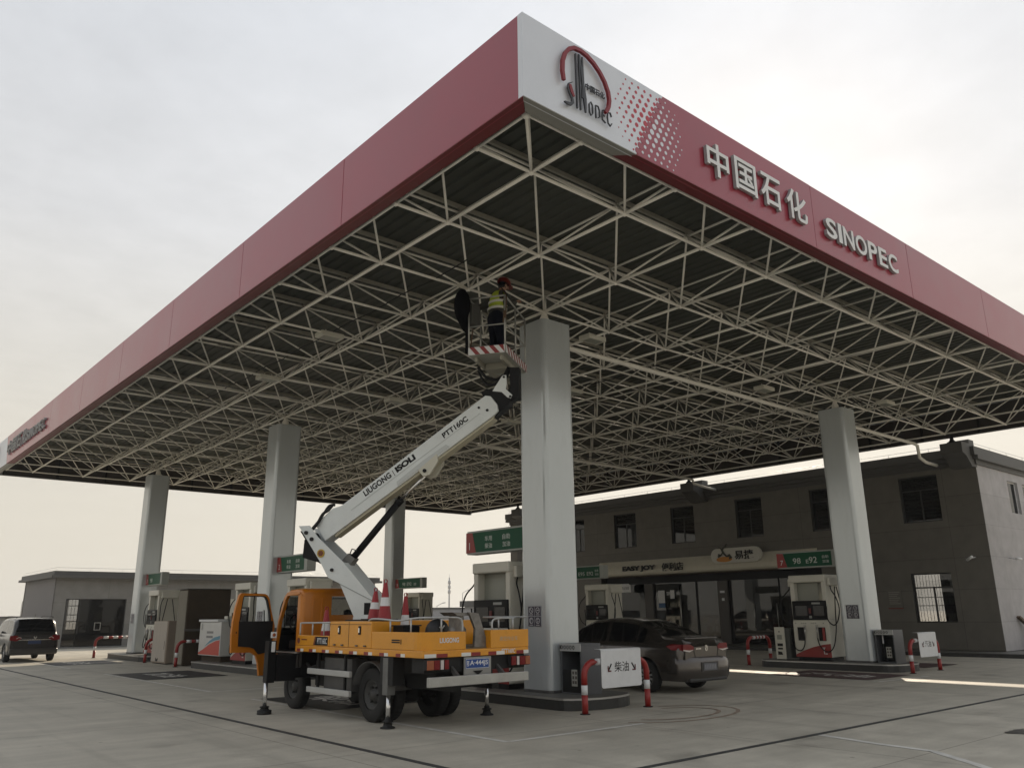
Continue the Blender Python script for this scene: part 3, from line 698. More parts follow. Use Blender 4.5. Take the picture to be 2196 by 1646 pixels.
# ================================================================== FUEL DISPENSERS
def make_pump():
    t = thing('fuel_dispenser', 'x', 'fuel pump', (0,0,.2), 0, 'fuel dispensers on the islands')
    hx, hy = .40, .57
    mb = MB(); mb.box((-.36,-.5,0),(.36,.5,.1)); obj('plinth', mb, blackp, t)
    mb = MB(); mb.rbox((-hx,-hy,.1),(hx,hy,1.12), .02); obj('cabinet', mb, pumpw, t)
    for s in (-1, 1):
        mb = MB(); mb.rbox((-hx+.02, s*hy-(.13 if s > 0 else 0), 1.121),(hx-.02, s*hy+(0 if s > 0 else .13), 2.2), .015); obj('side_post', mb, pumpw, t)
    mb = MB(); mb.rbox((-hx-.02,-hy-.01,2.18),(hx+.02,hy+.01,2.39), .03); hd = obj('header', mb, pumpw, t)
    for s in (-1, 1):
        mb = MB(); mb.rbox((-hx+.1, s*(hy+.06)-.05, 2.08),(hx-.1, s*(hy+.06)+.05, 2.3), .015); obj('hose_outlet', mb, pumpw, hd)
    mb = MB(); mb.box((-.2,-hy+.34,1.661),(.2,hy-.131,2.179)) ; obj('upper_panel', mb, pumpg, t)
    mb = MB(); mb.rbox((-hx-.012,-hy+.03,1.13),(hx+.012,hy-.03,1.66), .02); dp = obj('display_housing', mb, blackp, t)
    for s in (-1, 1):
        pl = XL(-hx-.012, 0, 0) if s < 0 else Pl((hx+.012,0,0),(0,1,0),(0,0,1))
        for (qa, qb) in ((-.44,-.06),(.14,.46)): mb = MB(); poly(mb, pl, [(qa,1.24),(qb,1.24),(qb,1.52),(qa,1.52)], .0005, .004); obj('screen', mb, darkglass, dp)
        mb = MB(); poly(mb, pl, [(.1,1.56),(.36,1.56),(.36,1.61),(.1,1.61)], .0005, .004); poly(mb, pl, [(-.01,1.17),(.07,1.17),(.07,1.24),(-.01,1.24)], .0005, .006); obj('button', mb, mat('display_grey',(.32,.33,.32),.5), dp)
        mb = MB(); poly(mb, pl, [(-.005,1.3),(.065,1.3),(.065,1.45),(-.005,1.45)], .0005, .02); obj('keypad', mb, mat('keypad_red',(.12,.012,.012),.4), dp)
        pc = XL(-hx, 0, 0) if s < 0 else Pl((hx,0,0),(0,1,0),(0,0,1))
        mb = MB(); poly(mb, pc, [(-.555,.10),(-.555,.16),(-.3,.27),(.0,.37),(.35,.45),(.555,.47),(.555,.10)], .0005, .005); rp_ = obj('red_skirt', mb, redp, t)
        mb = MB(); ribbon(mb, pc, [(.34,.36),(.34,.20),(.43,.20)], .03, .0055, .007); ribbon(mb, pc, [(.30,.36),(.38,.36)], .02, .0055, .007); obj('mark', mb, letterw, rp_)
        mb = MB(); ribbon(mb, pc, [(-.5,1.03),(-.46,1.03)], .03, .0005, .002)
        for q in (-.3,-.24,-.18, .02,.08,.14, .38): ribbon(mb, pc, [(q,1.03),(q+.035,1.03)], .03, .0005, .002)
        obj('caption', mb, pumpg, t)
        for q, cm in ((-.42, blackp), (.24, redp)):
            mb = MB(); poly(mb, pc, [(q,.55),(q+.2,.55),(q+.2,.92),(q,.92)], .001, .03); bt = obj('nozzle_boot', mb, blackp, t)
            if q > 0:
                mb = MB(); poly(mb, pc, [(q+.12,.56),(q+.195,.56),(q+.195,.91),(q+.12,.91)], .0305, .035); obj('boot_stripe', mb, cm, bt)
            nx = q+(.24 if q < 0 else -.04)
            mb = MB(); ring = [(nx+.035*math.cos(k*math.pi/8), .95+.03*math.sin(k*math.pi/8)) for k in range(17)]
            mb.tube([pc.p(a_, b_, .05) for a_, b_ in ring], .009, 6); mb.tube([pc.p(nx,.92,.05), pc.p(nx+.01,.8,.06), pc.p(nx,.62,.05)], [.02,.022,.012], 8); mb.box((-.001,-.001,0),(.001,.001,.001))
            obj('nozzle', mb, steel, t)
            hs = [pc.p(nx,.62,.05), pc.p(nx+.0,.48,.08)]
            if q < 0:
                pts = [(nx-.02,.62,.05),(nx-.03,.45,.07),(nx-.1,.31,.08),(nx-.22,.27,.08),(nx-.36,.36,.06),(nx-.45,.6,.0),(nx-.5,1.0,-.1),(nx-.5,1.5,-.2),(nx-.46,2.05,-.3)]
            else:
                pts = [(nx+.0,.62,.05),(nx+.06,.42,.07),(nx+.2,.28,.08),(nx+.35,.27,.06),(nx+.47,.45,.0),(nx+.52,.9,-.1),(nx+.5,1.4,-.2),(nx+.5,2.05,-.3)]
            mb = MB(); mb.tube(smooth_path([pc.p(*p_) for p_ in pts]), .016, 8); obj('hose', mb, blackp, t)
    for s in (-1, 1):   # high loops hanging from the header ends
        y = s*(hy+.06)
        mb = MB(); mb.tube(smooth_path([V((-.22,y,2.1)),V((-.3,y+s*.06,1.95)),V((-.38,y+s*.22,1.75)),V((-.4,y+s*.30,1.45)),V((-.38,y+s*.22,1.12)),V((-.34,y+s*.05,.98)),V((-.42,y-s*.08,1.15)),V((-.44,y-s*.06,1.5))]), .016, 8); obj('hose', mb, blackp, t)
    return t
def smooth_path(pts, k=5):
    pts = [V(p) for p in pts]; out = []
    for i in range(len(pts)-1):
        p0 = pts[max(i-1, 0)]; p1 = pts[i]; p2 = pts[i+1]; p3 = pts[min(i+2, len(pts)-1)]
        for q in range(k):
            t = q/k; out.append(.5*((2*p1)+(p2-p0)*t+(2*p0-5*p1+4*p2-p3)*t*t+(3*p1-p0-3*p2+p3)*t**3))
    out.append(pts[-1]); return out
pump = make_pump(); gp = 'fuel dispensers on the islands'
PY = [(CX1, 6.38), (CX1, 14.95), (CX1, 18.6), (CX1, 27.0), (CX2, 6.38), (CX2, 14.9), (CX2, 27.0)]
PL = ['white fuel dispenser partly hidden between the truck tail and the nearest column', 'white fuel dispenser right behind the yellow truck cab', 'white fuel dispenser seen through the open truck door', 'far left fuel dispenser with looped hoses behind the cardboard boxes',
      'white and red fuel dispenser under the 98 E92 sign', 'white fuel dispenser just above the grey sedan roof', 'small far fuel dispenser with looped hoses behind the traffic cones']
for k, ((x, y), lb) in enumerate(zip(PY, PL)):
    if k == 0: pump.location = (x, y, .2); pump['label'] = lb
    else: dup(pump, (x, y, .2), 0, lb)

# ================================================================== GRADE SIGNS
def grade_sign(x, y0, y1, num, words, label):
    t = thing('grade_sign', label, 'fuel sign', (x, (y0+y1)/2, 2.82), 0, 'green grade signs on the columns')
    th = .14
    mb = MB(); mb.rbox((x-th,y0,2.81),(x+th,y1,3.30), .012); obj('housing', mb, mat('sign_frame',(.34,.36,.34),.45,var=.05), t, True)
    pl = XL(x-th, y1, 2.81); wd = y1-y0
    mb = MB(); poly(mb, pl, [(.32,.04),(wd-.18,.04),(wd-.18,.45),(.20,.45)], .001, .006); obj('green_face', mb, green, t, True)
    mb = MB(); poly(mb, pl, [(-.02,.03),(.315,.04),(.195,.45),(-.02,.46)], .001, .008); obj('red_face', mb, redp, t, True)
    text('number', num, pl, .09, .1, .14, .0, letterw, t, height=.15, lift=.0095)
    for (s_, a_, b_, h, wv) in words: text('grade_text', s_, pl, a_, b_, h, .0, signtxt, t, height=h, width=wv, lift=.0075, off=.01)
small = [('自助', 1.35, .25, .1, .2), ('加油', 1.35, .11, .1, .2)]
grade_sign(CX1, 5.47, 7.5, '1', [('车用', .62, .25, .11, .24), ('柴油', .62, .10, .11, .24), ('自助', 1.2, .25, .11, .24), ('加油', 1.2, .10, .11, .24)], 'green sign numbered 1 left of the nearest column')
grade_sign(CX1, 14.9, 16.79, '2', [('车用', .62, .25, .11, .24), ('柴油', .62, .10, .11, .24), ('自助', 1.2, .25, .11, .24), ('加油', 1.2, .10, .11, .24)], 'green sign behind the base of the white crane mast')
grade_sign(CX1, 27.1, 28.94, '3', [('98', .5, .12, .16, .26)], 'small far green sign on the leftmost column')
grade_sign(CX2, 5.47, 7.42, '7', [('98', .52, .13, .17, .26), ('E', .95, .13, .11, .09), ('92', 1.05, .13, .18, .26)]+[('自助', 1.48, .25, .09, .2), ('加油', 1.48, .12, .09, .2)], 'green sign reading 98 E92 with red number 7')
grade_sign(CX2, 14.75, 16.79, '8', [('E95', .75, .13, .14, .33), ('E92', 1.2, .13, .14, .33), ('自助', 1.62, .25, .09, .18), ('加油', 1.62, .12, .09, .18)], 'green sign reading E95 E92 just right of the nearest column')
grade_sign(CX2, 26.6, 28.9, '9', [('98', .6, .13, .16, .26), ('E92', 1.0, .13, .16, .4), ('自助', 1.6, .12, .14, .22)], 'small green sign on the far column behind the boom cylinder')

# ================================================================== HOOP BOLLARDS
def hoop(x0, x1, y, label, z=.80, bands=2, grp='red and white hoop barriers'):
    t = thing('hoop_barrier', label, 'bollard', ((x0+x1)/2, y, 0), 0, grp)
    r = .052; R = .22; mb = MB()
    pts = [V((x0,y,0)), V((x0,y,.28))]
    mb.tube([(x0,y,0),(x0,y,.30)], r, 14, 0); mb.tube([(x0,y,.3005),(x0,y,.4495)], r+.001, 14, 1)
    mb.tube([(x1,y,0),(x1,y,.30)], r, 14, 0); mb.tube([(x1,y,.3005),(x1,y,.4495)], r+.001, 14, 1)
    arc = [(x0,y,.45)]+[(x0+R-R*math.cos(rad(a_)), y, z-R+R*math.sin(rad(a_))) for a_ in range(0, 91, 10)]+[(x0+R+.08,y,z)]
    mb.tube(arc, r, 14, 0)
    arc = [(x1,y,.45)]+[(x1-R+R*math.cos(rad(a_)), y, z-R+R*math.sin(rad(a_))) for a_ in range(0, 91, 10)]+[(x1-R-.08,y,z)]
    mb.tube(arc, r, 14, 0)
    xs = x0+R+.08; xe = x1-R-.08; n = 7; st = (xe-xs)/n
    for k in range(n): mb.tube([(xs+k*st+.0005,y,z),(xs+(k+1)*st-.0005,y,z)], r+(.001 if k % 2 == 0 else 0), 14, 1 if k % 2 == 0 else 0)
    obj('hoop', mb, [redp, whitep], t, True)
    mb = MB()
    for xx in (x0, x1): mb.lathe((xx,y,0), [(.001,.012),(.085,.012),(.085,0)], 14)
    obj('foot_ring', mb, darkgrey, t, True)
    return t
def hoop_board(x0, x1, y, txt, label):
    t = thing('board', label, 'sign', ((x0+x1)/2, y, 1.0), 0, 'white boards hung on hoop barriers')
    mb = MB(); z0, z1 = .38, 1.0; rr = .06
    prof = [(-.085,z0),(-.085,z1-.06)]+[(-.085+.06-.06*math.cos(rad(a_)), z1-.06+.06*math.sin(rad(a_))) for a_ in range(0,91,15)]+[(.02,z1),(.05,z1)]+[(.05+.03*math.sin(rad(a_)), z1-.03+.03*math.cos(rad(a_))) for a_ in range(0,91,30)]+[(.08,.5)]
    # flat plate with rounded lower corners
    pl = YL(x0, y-.085, 0); wd = x1-x0
    pts = [(0,z1-.03),(0,z0+.04),(.012,z0+.012),(.04,z0),(wd-.04,z0),(wd-.012,z0+.012),(wd,z0+.04),(wd,z1-.03)]
    poly(mb, pl, pts, -.006, 0); obj('front_sheet', mb, whitep, t, True)
    mb = MB(); pr = [(-.085, z1-.031)]+[(-.055-.03*math.cos(rad(a_)), z1-.03+.03*math.sin(rad(a_))) for a_ in range(0,91,15)]+[(.06,z1)]
    pts3 = [(yy, zz_) for yy, zz_ in pr]; vs = []
    for (yy, zz_) in pts3: vs += [(x0,y+yy,zz_),(x1,y+yy,zz_)]
    mb.add(vs, [(2*i,2*i+1,2*i+3,2*i+2) for i in range(len(pts3)-1)], 0, True); o = obj('folded_top', mb, whitep, t, True); m_ = o.modifiers.new('s','SOLIDIFY'); m_.thickness = .005; m_.offset = -1
    text('board_text', txt, pl, wd/2, .625, .2, 0, blackp, t, height=.165, width=.36, align='CENTER', lift=.001, off=.008)
    for s in (-1, 1):
        cx_ = wd/2+s*.29; mb = MB(); a1 = (cx_-s*.035, .76); a2 = (cx_+s*.045, .65)
        ribbon(mb, pl, [a1, a2], .028, .0005, .0025, 0)
        ribbon(mb, pl, [(a2[0]+s*.006-s*.075, a2[1]-.004), (a2[0]+s*.01, a2[1]-.006)], .022, .003, .005, 1); ribbon(mb, pl, [(a2[0]+s*.006, a2[1]-.014), (a2[0]+s*.006, a2[1]+.08)], .022, .0055, .007, 1)
        obj('arrow', mb, [blackp, mat('arrow_dark_red',(.10,.008,.01),.5)], t, True)
hoop(4.08, 5.64, 3.33, 'nearest red and white hoop, standing in front of the big column')
hoop_board(4.41, 5.41, 3.33, '柴油', 'white board reading 柴油 on the nearest hoop')
hoop(16.22, 17.86, 3.47, 'red and white hoop by the right pump island, in front of the shop')
hoop_board(16.6, 17.66, 3.47, '汽油', 'small white board reading 汽油 at right by the shop')
hoop(16.5, 17.7, 8.55, 'red and white hoop between the grey sedan and pump 7')
hoop(3.95, 5.6, 22.1, 'dark red hoop in front of the tall brown wrapped box', .8)
hoop(4.1, 5.7, 25.75, 'hoop post left of the cardboard carton')
hoop(3.8, 5.7, 31.3, 'far left hoop by the leftmost column and the van')

# ================================================================== BINS by the columns
def station(x0, x1, y0, y1, label, bottle):
    t = thing('service_bin', label, 'bin', ((x0+x1)/2, (y0+y1)/2, .2), 0, 'grey service bins beside the columns')
    z0, z1 = .2, 1.06
    mb = MB(); mb.box((x0+.03,y0,z1-.03),(x1,y1,z1)); mb.box((x0+.03,y0,z0),(x1,y0+.03,z1-.031)); mb.box((x0+.03,y1-.03,z0),(x1,y1,z1-.031)); mb.box((x1-.03,y0+.031,z0),(x1,y1-.031,z1-.031)); mb.box((x0+.03,y0+.031,z0),(x1-.031,y1-.031,z0+.03))
    obj('casing', mb, mat('bin_grey',(.10,.105,.115),.4,var=.08,vscale=5), t, True, bevel=.004)
    mb = MB(); mb.box((x0,y0,z1-.13),(x0+.028,y1,z1)); hd = obj('header_plate', mb, mat('bin_plate',(.42,.43,.42),.45), t, True)
    pl = XL(x0, y1, z1-.13)
    mb = MB(); mb.box((x0+.031,y0+.031,z0+.03),(x0+.06,y1-.031,z1-.45)) if not bottle else mb.box((x1-.1,y0+.031,z0+.03),(x1-.031,y1-.031,z1-.2)); obj('lower_door', mb, darkgrey, t, True)
    mb = MB()
    for k in range(5):
        a_ = .06+k*.075; ring = [(a_+.022*math.cos(q*math.pi/5), .065+.03*math.sin(q*math.pi/5)) for q in range(11)]; ribbon(mb, pl, ring, .012, .001, .004)
    ribbon(mb, pl, [(.02,.03),(.02,.1)], .02, .001, .004); obj('header_marks', mb, blackp, hd, True)
    mb = MB(); pd = XL(x0+.02 if not bottle else x0+.02, y1, z0)
    poly(mb, pd, [(.28,.14),(.42,.14),(.42,.42),(.28,.42)], .0, .006); st_ = obj('sticker', mb, mat('sticker',(.40,.40,.36),.6), t, True)
    mb = MB()
    for (a_, b_) in ((.30,.34),(.37,.34),(.30,.26),(.37,.26),(.30,.18),(.36,.18)): poly(mb, pd, [(a_,b_),(a_+.045,b_),(a_+.045,b_+.05),(a_,b_+.05)], .0065, .008)
    obj('sticker_print', mb, mat('sticker_print',(.08,.07,.06),.6), st_, True)
    if bottle:
        b = thing('window_squeegee', 'white and black squeegee handle standing inside the right grey bin', 'squeegee', (x0+.15,(y0+y1)/2+.1,.24))
        mb = MB(); mb.lathe((0,0,0), [(.001,0),(.05,0),(.05,.3),(.03,.42),(.02,.46)], 12); obj('shank', mb, blackp, b); mb = MB(); mb.lathe((0,0,.46), [(.02,0),(.022,.02),(.016,.2),(.02,.26),(.001,.27)], 12); obj('handle', mb, whitep, b)
station(4.75, 5.28, 4.08, 4.60, 'grey bin standing against the nearest column', False)
station(16.66, 17.25, 4.08, 4.60, 'grey bin with squeegee beside the right column', True)

# ================================================================== SMALL CONVERTER (terminal) beside pump 7
t = thing('payment_terminal', 'small white service kiosk left of the 98 E92 dispenser', 'kiosk', (16.75, 7.3, .2))
mb = MB(); mb.rbox((16.45,7.06,.25),(17.0,7.52,1.08), .02); obj('casing', mb, mat('kiosk_dark',(.05,.055,.05),.5), t, True)
mb = MB(); mb.rbox((16.40,7.20,.22),(16.448,7.52,1.12), .01); fp = obj('front_panel', mb, pumpw, t, True); pl = XL(16.40, 7.52, .22)
mb = MB(); poly(mb, pl, [(.08,.55),(.24,.55),(.24,.68),(.08,.68)], .001, .004); obj('screen', mb, pumpg, fp, True)
mb = MB(); poly(mb, pl, [(.07,.36),(.25,.36),(.25,.44),(.07,.44)], .001, .003); poly(mb, pl, [(.08,.27),(.24,.27),(.24,.32),(.08,.32)], .001, .003); poly(mb, pl, [(.07,.12),(.23,.12),(.20,.2),(.07,.22)], .001, .003); obj('print', mb, darkgrey, fp, True)
mb = MB(); mb.lathe((16.399,7.36,.99), [(.001,-.004),(.02,-.004),(.02,.0)], 12, axis='x'); obj('lens', mb, blackp, fp, True)

# ================================================================== WHITE CABINET and CARTONS on the left
t = thing('equipment_cabinet', 'white cabinet with red and blue wave, left of the open truck door', 'cabinet', (4.95, 20.6, .2))
mb = MB(); mb.box((4.55,19.85,.2),(5.6,21.45,.38)); obj('plinth', mb, wrap, t, True)
mb = MB(); mb.rbox((4.45,19.75,.38),(5.7,21.55,1.42), .02); cb_ = obj('body', mb, mat('cabinet_white',(.56,.56,.54),.45,var=.05,dirt=.1), t, True)
mb = MB(); mb.rbox((4.41,19.95,1.425),(5.74,21.60,1.50), .015); obj('lid', mb, whitep, t, True)
mb = MB(); mb.rbox((4.6,19.7,1.505),(5.7,19.94,1.60), .015); obj('raised_end', mb, pumpw, t, True)
pl = XL(4.45, 21.53, .40)
mb = MB(); poly(mb, pl, [(0,.01),(1.75,.01),(1.75,.48),(1.4,.44),(.9,.33),(.4,.17),(0,.06)], .0005, .003); obj('red_wave', mb, mat('wave_red',(.50,.075,.05),.5), cb_, True)
mb = MB(); ribbon(mb, pl, [(.55,.27),(.9,.40),(1.3,.50),(1.75,.55)], [.01,.06,.10,.11], .0035, .005); obj('blue_wave', mb, mat('wave_blue',(.10,.26,.36),.5), cb_, True)
mb = MB()
for (r_, a0) in ((.70,.62),(.56,.60)): ribbon(mb, pl, [(a0,r_),(a0+.55,r_)], .07, .0005, .002)
obj('caption', mb, mat('caption_grey',(.22,.22,.22),.6), cb_, True)
mb = MB(); poly(mb, pl, [(.13,.78),(.22,.78),(.22,.96),(.13,.96)], .001, .02); obj('lock', mb, steel, cb_, True)
t = thing('wrapped_box', 'tall brown wrapped box standing beside the white cabinet', 'packing case', (5.0, 22.9, 0))
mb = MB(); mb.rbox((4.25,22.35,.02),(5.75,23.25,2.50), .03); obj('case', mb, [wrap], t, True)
mb = MB(); mb.box((4.235,22.40,.05),(4.249,23.2,2.46)); obj('light_side', mb, mat('pale_card',(.20,.185,.15),.8,var=.1,vscale=3,stretch=(1,1,.15)), t, True)  # paler sheet covering the side that faces -X
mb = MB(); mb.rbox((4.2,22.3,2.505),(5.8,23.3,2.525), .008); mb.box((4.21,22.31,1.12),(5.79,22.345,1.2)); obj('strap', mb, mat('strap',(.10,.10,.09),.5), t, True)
t = thing('carton', 'waist high cardboard carton below the far left dispenser', 'carton', (4.55, 24.6, 0))
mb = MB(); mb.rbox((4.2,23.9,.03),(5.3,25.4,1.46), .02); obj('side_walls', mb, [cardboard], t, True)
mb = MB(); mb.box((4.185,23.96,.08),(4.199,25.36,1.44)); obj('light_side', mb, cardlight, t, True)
mb = MB(); mb.box((4.25,23.95,0),(5.25,25.35,.03)); obj('pallet', mb, darkgrey, t, True)
mb = MB(); poly(mb, XL(4.185,24.75,.09), [(-.12,0),(.1,0),(.16,.12),(0,.05),(-.1,.13)], .001, .004); poly(mb, XL(4.185,24.1,.5), [(0,0),(.03,.0),(.03,.28),(0,.28)], .001, .004); obj('tear', mb, blackp, t, True)

# ================================================================== SHOP BUILDING
def wall_grid(mb, pl, a0, a1, b0, b1, holes, depth=.25, mi=0, mr=None):
    mr = mi if mr is None else mr
    xs = sorted({a0, a1, *[h[0] for h in holes], *[h[2] for h in holes]}); ys = sorted({b0, b1, *[h[1] for h in holes], *[h[3] for h in holes]})
    inh = lambda x, y: any(h[0] < x < h[2] and h[1] < y < h[3] for h in holes)
    for xa, xb in zip(xs[:-1], xs[1:]):
        for ya, yb in zip(ys[:-1], ys[1:]):
            if inh((xa+xb)/2, (ya+yb)/2): continue
            mb.add([pl.p(xa,ya),pl.p(xb,ya),pl.p(xb,yb),pl.p(xa,yb)], [(0,1,2,3)], mi)
            mb.add([pl.p(xa,ya,-depth),pl.p(xb,ya,-depth),pl.p(xb,yb,-depth),pl.p(xa,yb,-depth)], [(3,2,1,0)], mi)
    for (xa, ya, xb, yb) in holes:
        for (p, q) in (((xa,ya),(xb,ya)), ((xb,ya),(xb,yb)), ((xb,yb),(xa,yb)), ((xa,yb),(xa,ya))):
            mb.add([pl.p(*p),pl.p(*q),pl.p(*q,-depth),pl.p(*p,-depth)], [(0,1,2,3)], mr)
BX, BY0, BY1 = 26.3, 4.75, 31.2
shop = thing('shop_building', 'two storey dark clad station building with convenience shop', 'building', (BX, 18, 0))
pl = XL(BX, 0, 0)      # a = -y
holes = []; ups = [(6.2,7.66),(10.05,11.5),(13.86,15.25),(17.6,19.0),(21.27,22.77),(24.97,25.9),(28.3,29.7)]
for (a_, b_) in ups: holes.append((-b_, 4.78, -a_, 6.53))
win_low = (-7.67, 1.10, -6.2, 2.89); shopo = (-23.85, .16, -11.3, 3.30)
holes += [win_low, shopo]
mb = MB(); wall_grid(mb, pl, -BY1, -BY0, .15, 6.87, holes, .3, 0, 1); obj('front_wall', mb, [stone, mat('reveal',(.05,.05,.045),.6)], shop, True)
BD = 10.0
# far wall with windows, side walls, floor slabs, roof
plb = Pl((BX+BD, 0, 0), (0,1,0), (0,0,1))
mb = MB(); wall_grid(mb, plb, BY0, BY1, .15, 6.87, [(10.6,.9,12.2,3.3)]+[(a_, 4.78, a_+1.4, 6.5) for a_ in (16,20,24)], .3); obj('rear_wall', mb, stone, shop, True)
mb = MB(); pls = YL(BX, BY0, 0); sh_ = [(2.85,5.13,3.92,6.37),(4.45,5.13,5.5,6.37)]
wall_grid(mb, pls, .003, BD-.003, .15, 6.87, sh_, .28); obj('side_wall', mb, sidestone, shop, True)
mb = MB(); mb.box((BX+.31,BY1-.3,.15),(BX+BD-.31,BY1-.003,6.87)); obj('side_wall', mb, sidestone, shop, True)
mb = MB(); mb.box((BX+.31,BY0+.31,3.72),(BX+BD-.31,BY1-.31,3.95)); mb.box((BX+.31,BY0+.31,6.7),(BX+BD-.31,BY1-.31,6.85)); mb.box((BX+.31,BY0+.31,.0),(BX+BD-.31,BY1-.31,.16)); obj('floor_slab', mb, interior, shop, True)
mb = MB(); mb.box((BX+3.2,BY0+6.2,.161),(BX+3.3,BY1-.4,3.7)); mb.box((BX+.32,11.0,.161),(BX+9.6,11.1,3.7)) if False else None; mb.box((BX+.32,8.3,.161),(BX+3.0,8.4,3.7)) if False else None
mb.box((BX+5.0,BY0+.4,3.96),(BX+5.1,BY1-.4,6.68)); obj('partition', mb, interior, shop, True)
# cornice and parapet
mb = MB(); mb.box((BX-.22,BY0-.2,6.87),(BX+BD+.2,BY1+.2,7.02)); mb.box((BX-.34,BY0-.14,7.0205),(BX+BD+.1,BY1+.1,7.34)); obj('cornice', mb, cornice_m, shop, True, bevel=.01)
mb = MB(); mb.box((BX-.08,BY0-.06,6.70),(BX-.001,BY1,6.869)); mb.box((BX-.001,BY0-.06,6.70),(BX+BD,BY0-.001,6.869)); obj('moulding', mb, cornice_m, shop, True)
for k, y in enumerate((5.12, 17.1, 29.5)):
    mb = MB(); mb.box((25.35,y-.42,7.0),(26.2,y+.42,7.42)) if False else mb.prism([(25.25,y-.38,7.44),(25.95,y-.38,7.44),(25.95,y-.38,6.6),(25.55,y-.38,6.95),(25.25,y-.38,7.05)], (0,1,0), 0, .76)
    mb.box((25.62,y-.3,.15),(BX-.002,y+.3,6.9)) if k == 2 else mb.box((25.952,y-.38,6.6),(BX+.1,y+.38,7.6))
    sb = obj('concrete_stub', mb, cornice_m, shop, True)
    mb = MB(); cx_ = 25.35 if k != 1 else 25.4
    mb.lathe((25.45,y,7.44), [(.16,0),(.15,.04),(.07,.12),(.05,.3)], 10); obj('bearing', mb, darkgrey, sb, True)
# windows
for k, (a_, b_) in enumerate(ups+[(6.2, 7.67)]):
    z0, z1 = (4.78, 6.53) if k < len(ups) else (1.10, 2.89)
    wd = b_-a_; px0 = BX+.12; fr = MB(); e2 = .05
    for (ya, yb, za, zb2) in ((a_,b_,z0,z0+e2),(a_,b_,z1-e2,z1),(a_,a_+e2,z0+e2+.0005,z1-e2-.0005),(b_-e2,b_,z0+e2+.0005,z1-e2-.0005)): fr.box((px0,ya,za),(px0+.06,yb,zb2))
    fr.box((px0+.005,(a_+b_)/2-.03,z0+e2+.0005),(px0+.055,(a_+b_)/2+.03,z1-.55)); fr.box((px0+.003,a_+e2+.0005,z1-.549),(px0+.057,b_-e2-.0005,z1-.5))
    f = obj('window', fr, mat('window_frame_dark',(.035,.036,.036),.5), shop, True)
    gm = MB(); gm.box((px0+.025,a_+e2,z0+e2),(px0+.031,b_-e2,z1-e2)); obj('pane', gm, glassd if k < len(ups) else clear, f, True)
    if k == len(ups):
        br = MB()
        for q in range(12): yy = a_+.1+q*(wd-.2)/11; br.tube([(BX+.22,yy,z0+.06),(BX+.22,yy,z1-.06)], .009, 6)
        for zb2 in (1.7, 2.0, 2.35): br.box((BX+.20,a_+.05,zb2),(BX+.235,b_-.05,zb2+.025))
        obj('security_bars', br, blackp, f, True)
    elif k in (0, 2, 3, 4):   # sheets of paper and blinds behind the panes
        pm = MB(); bl = {0: (.25,.62,.12,.4), 2: (.05,.6,.05,.3), 3: (.06,.7,.0,.13), 4: (.05,.33,.02,.85)}[k]
        pm.box((px0+.10,a_+bl[0]*1.0+.02,z0+.06+bl[2]*.3),(px0+.104,a_+.02+bl[0]+(bl[1]-bl[0]),z0+.06+bl[3]))
        obj('paper_sheet', pm, letterw, f, True)
for (xa, za, xb, zb2) in sh_:
    fr = MB(); fr.box((BX+xa,BY0+.1,za),(BX+xa+.05,BY0+.15,zb2)); fr.box((BX+xb-.05,BY0+.1,za),(BX+xb,BY0+.15,zb2)); fr.box((BX+xa+.051,BY0+.1,zb2-.05),(BX+xb-.051,BY0+.15,zb2)); f = obj('window', fr, whitep, shop, True)
    gm = MB(); gm.box((BX+xa,BY0+.12,za),(BX+xb,BY0+.126,zb2)); obj('pane', gm, darkglass, f, True)
# shop front
mb = MB(); ym, y1_ = 11.3, 23.85
for yy in (11.3, 13.55, 16.05, 17.95, 20.55, 23.75): mb.box((BX+.34,yy,.161),(BX+.42,yy+.1,3.299)) if yy != 13.55 else mb.box((BX+.34,yy,.161),(BX+.42,yy+.06,3.299))
mb.box((BX+.345,11.41,2.95),(BX+.415,23.74,3.298)); obj('mullion', mb, blackp, shop, True)
for (ya, yb) in ((11.42,13.54),(13.62,16.04),(16.16,17.94),(18.06,20.54),(20.66,23.74)):
    gm = MB(); gm.box((BX+.37,ya,.17),(BX+.378,yb,2.949)); obj('shop_pane', gm, glass, shop, True)
for ya in (16.2, 20.6): mb = MB(); mb.box((BX+.25,ya,.162),(BX+.338,ya+.53,2.94)); obj('pier', mb, mat('pier_grey',(.085,.08,.075),.6,var=.08), shop, True)
for (xa, ya, za, yb, zb3) in ((.24,16.35,2.4,16.6,2.5),(.24,16.38,2.05,16.52,2.17),(.30,19.9,2.0,20.3,2.6),(.30,19.3,2.2,19.55,2.6)): mb = MB(); mb.box((BX+xa,ya,za),(BX+xa+.008,yb,zb3)); obj('paper_notice', mb, letterw, shop, True)
mb = MB(); mb.box((BX+.298,19.9,1.78),(BX+.306,20.3,1.995)); obj('blue_notice', mb, mat('notice_blue',(.05,.12,.25),.6), shop, True)
mb = MB(); mb.box((BX+.36,14.0,.171),(BX+.366,15.6,2.5)) if False else mb.tube([(BX+.30,18.95,.3),(BX+.30,18.95,2.6)], .025, 8); mb.tube([(BX+.33,14.9,.9),(BX+.33,14.9,1.9)], .018, 8); mb.tube([(BX+.33,13.75,.9),(BX+.33,13.75,1.9)], .018, 8); obj('door_handle', mb, steel, shop, True)
